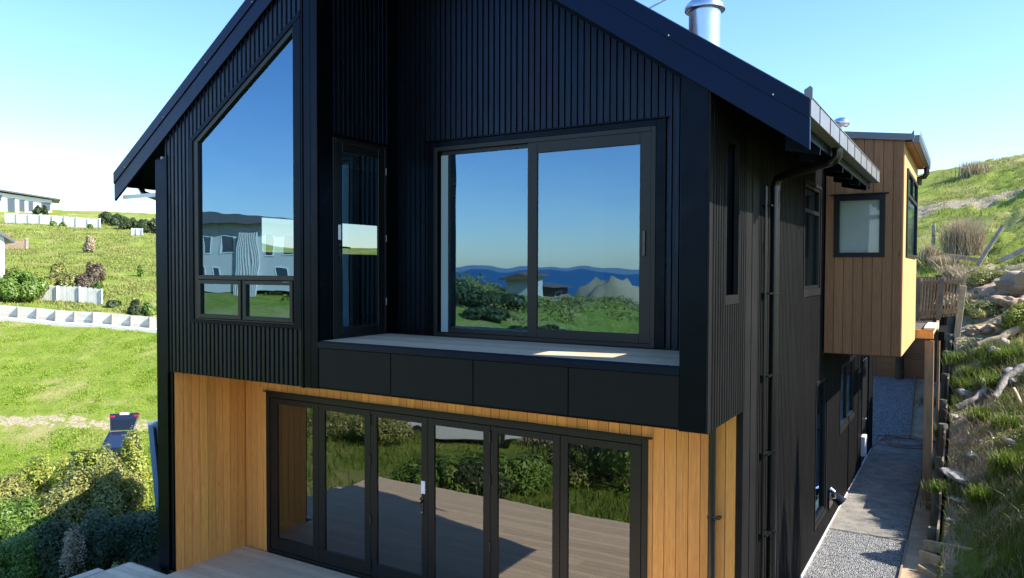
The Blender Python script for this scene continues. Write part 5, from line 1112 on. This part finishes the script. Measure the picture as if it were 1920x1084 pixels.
mb = MB(); mb.box(2.2, 7.9, -2.0, -.02, 2.35, 2.5); local_part(mb.build('balcony', 'cream', wh))
mb = MB()
for i in range(28): mb.box(2.2+i*.2, 2.28+i*.2, -2.0, -1.95, 2.5, 3.4)
mb.box(2.2, 7.9, -2.02, -1.94, 3.4, 3.48); local_part(mb.build('balcony_rail', 'pine_d', wh))
for x_ in (2.4, 4.2, 6.0, 7.7): mb = MB(); mb.box(x_-.09, x_+.09, -1.95, -1.77, -1.2, 2.35); local_part(mb.build('balcony_post', 'cream', wh))
mb = MB(); mb.box(-3.6, -1.9, -.5, -.02, -.6, 4.6); local_part(mb.build('stair_tower', 'white', wh))
mb = MB()
for i in range(9): mb.box(-3.6+i*.19, -3.55+i*.19, -.54, -.5, -.6, 4.6)
local_part(mb.build('tower_battens', 'drift', wh))
mb = MB(); mb.tube([(5.0,4,5.5),(5.0,4,7.0)], .05, 6); local_part(mb.build('aerial', 'gutter', wh))
refl_house(972, 86, None, 3.2, 3, 'small pale cottage with a brown roof reflected in the sliding door', 'cream', 'brown_w', .75, .6, 0, [], .4)
refl_house(1035, 92, None, 4, 3, 'lower brown cottage with a veranda reflected in the sliding door', 'brown_w', 'roofg', .7, .4, .3, [(-1,-.2,.6,1.4)], -.2, True)
refl_house(1010, 31, -7.6, 8, 7, 'blue grey house on stilts reflected in the folding doors', 'blue_w', 'roofg', .85, .5, 2.0, [(-3,-1.6,.8,2.0),(1,2.4,.8,2.0)], .1, True)
st = empty('garden_stair', (0,0,0), 'timber garden stair with paling sides reflected in the folding doors', 'stair')
mb = MB()
for i in range(26): x = i*.16; mb.box(x, x+.11, -.03, .0, 2.2-i*.085, 3.1-i*.085)
mb.build('palings', 'pine', st); mb = MB(); mb.beam((0,0,3.1),(4.2,0,.9),.05,.1); mb.build('handrail', 'pine', st); mb = MB(); mb.beam((0,.4,2.1),(4.2,.4,0),.05,.25)
for i in range(12): mb.box(.1+i*.34, .4+i*.34, .05, 1.0, 1.95-i*.18, 2.0-i*.18)
mb.build('treads', 'pine_d', st); p = GPM(985, 27); st.location = p-Vector((0,0,.3)); st.rotation_euler = (0, 0, view_rot_m(985)+math.pi*0+.1); st.scale = (-1,1,1)
wc = car('white car parked beyond the garden, seen in the folding doors', 'carw'); p = GPM(870, 27); wc.location = p; wc.rotation_euler = (0, 0, view_rot_m(870)+.2)
GRP = 'garden bushes reflected in the folding doors'
for i, (u_, D, h, r_, lm) in enumerate([(745,17,.5,.7,'leaf_o'),(800,18.5,.8,.8,'leaf_g'),(860,18.5,.95,.9,'leaf_g'),(905,18,.85,.8,'leaf_d'),(950,18.5,1.0,.9,'leaf_g'),(1000,19,.9,.8,'leaf_g'),(1060,20,.8,.8,'leaf_o'),(1100,22,3.2,2.0,'leaf_d'),(1150,21,3.4,2.1,'leaf_d'),(1190,20,3.0,1.8,'leaf_g'),(700,25,1.2,1.4,'leaf_o'),(640,27,1.0,1.6,'leaf_o')]):
    b = make_bush('garden_bush', ['lowest olive bush by the deck corner, reflected in the third folding pane','small green bush between the third and fourth folding panes','green bush centred in the fourth folding pane','dark bush at the right of the fourth folding pane','leafy green bush at the left of the fifth folding pane','green bush at the right of the fifth folding pane','olive bush at the left of the last folding pane','tall dark bush filling the top left of the last folding pane','tallest dark bush in the middle of the last folding pane','tall mid green bush at the right of the last folding pane','olive bush on the lawn reflected at the left of the third folding pane','olive bush on the lawn reflected in the second folding pane'][i], 'shrub', r_, r_, h, 5000, .06, lm, 14, 100+i, GRP); put(b, GPM(u_, D, -.1))
for i, (u_, D, h, r_) in enumerate([(850,70,2.6,3.5),(872,74,1.6,2.5),(905,66,1.4,2.5),(935,78,1.8,3),(1000,64,1.2,3),(1120,60,1.2,3),(560,75,3,5),(1180,62,1.3,3)]):
    b = make_bush('coastal_tree', ['tallest coastal tree at the left edge of the sliding door reflection','coastal tree right of the tallest one in the sliding door','low coastal tree in front of the pale cottage','coastal tree just left of the pale cottage','low coastal tree below the brown veranda cottage','low coastal tree in front of the reflected pale headland','broad coastal tree beside the reflected three storey house','low coastal tree at the right edge of the sliding door reflection'][i], 'tree', r_, r_, h, 3500, .22, 'leaf_d', 14, 130+i, 'coastal trees reflected in the sliding door'); put(b, GPM(u_, D, -.3))

mb = MB(); a = UY(1195, 27, 2.0); b = UY(1262, -8, 2.0); mb.tube([a-Vector((.0,0,.35)) if False else a, b, Vector((-.83, 2.0, b.z+.1))], .011, 6); mb.build('flue_stay', 'white', flue)
RS = 'small stones half sunk in the bank'
wd = ['by the first pile','above the flat rocks','under the bare soil','beside the bare soil','below the driftwood','left of the driftwood','next to the white peg','right of the grey branch','under the pale log','at the landing foot','high beside the log','near the right edge, low']
for i, (u_, y, s_) in enumerate([(1792,7.6,.07),(1830,9.4,.11),(1845,9.9,.08),(1812,10.4,.09),(1835,11.3,.12),(1795,11.6,.10),(1783,13.1,.12),(1900,12.4,.14),(1862,14.0,.12),(1772,14.6,.13),(1890,15.2,.16),(1900,9.3,.1)]):
    rock('stone', onbank(u_, y, s_*.1), (s_*1.3, s_, s_*.6), 200+i, 'rock' if i % 2 else 'rock', 'small stone '+wd[i], 'stone', RS, i*1.1, 2, .9)
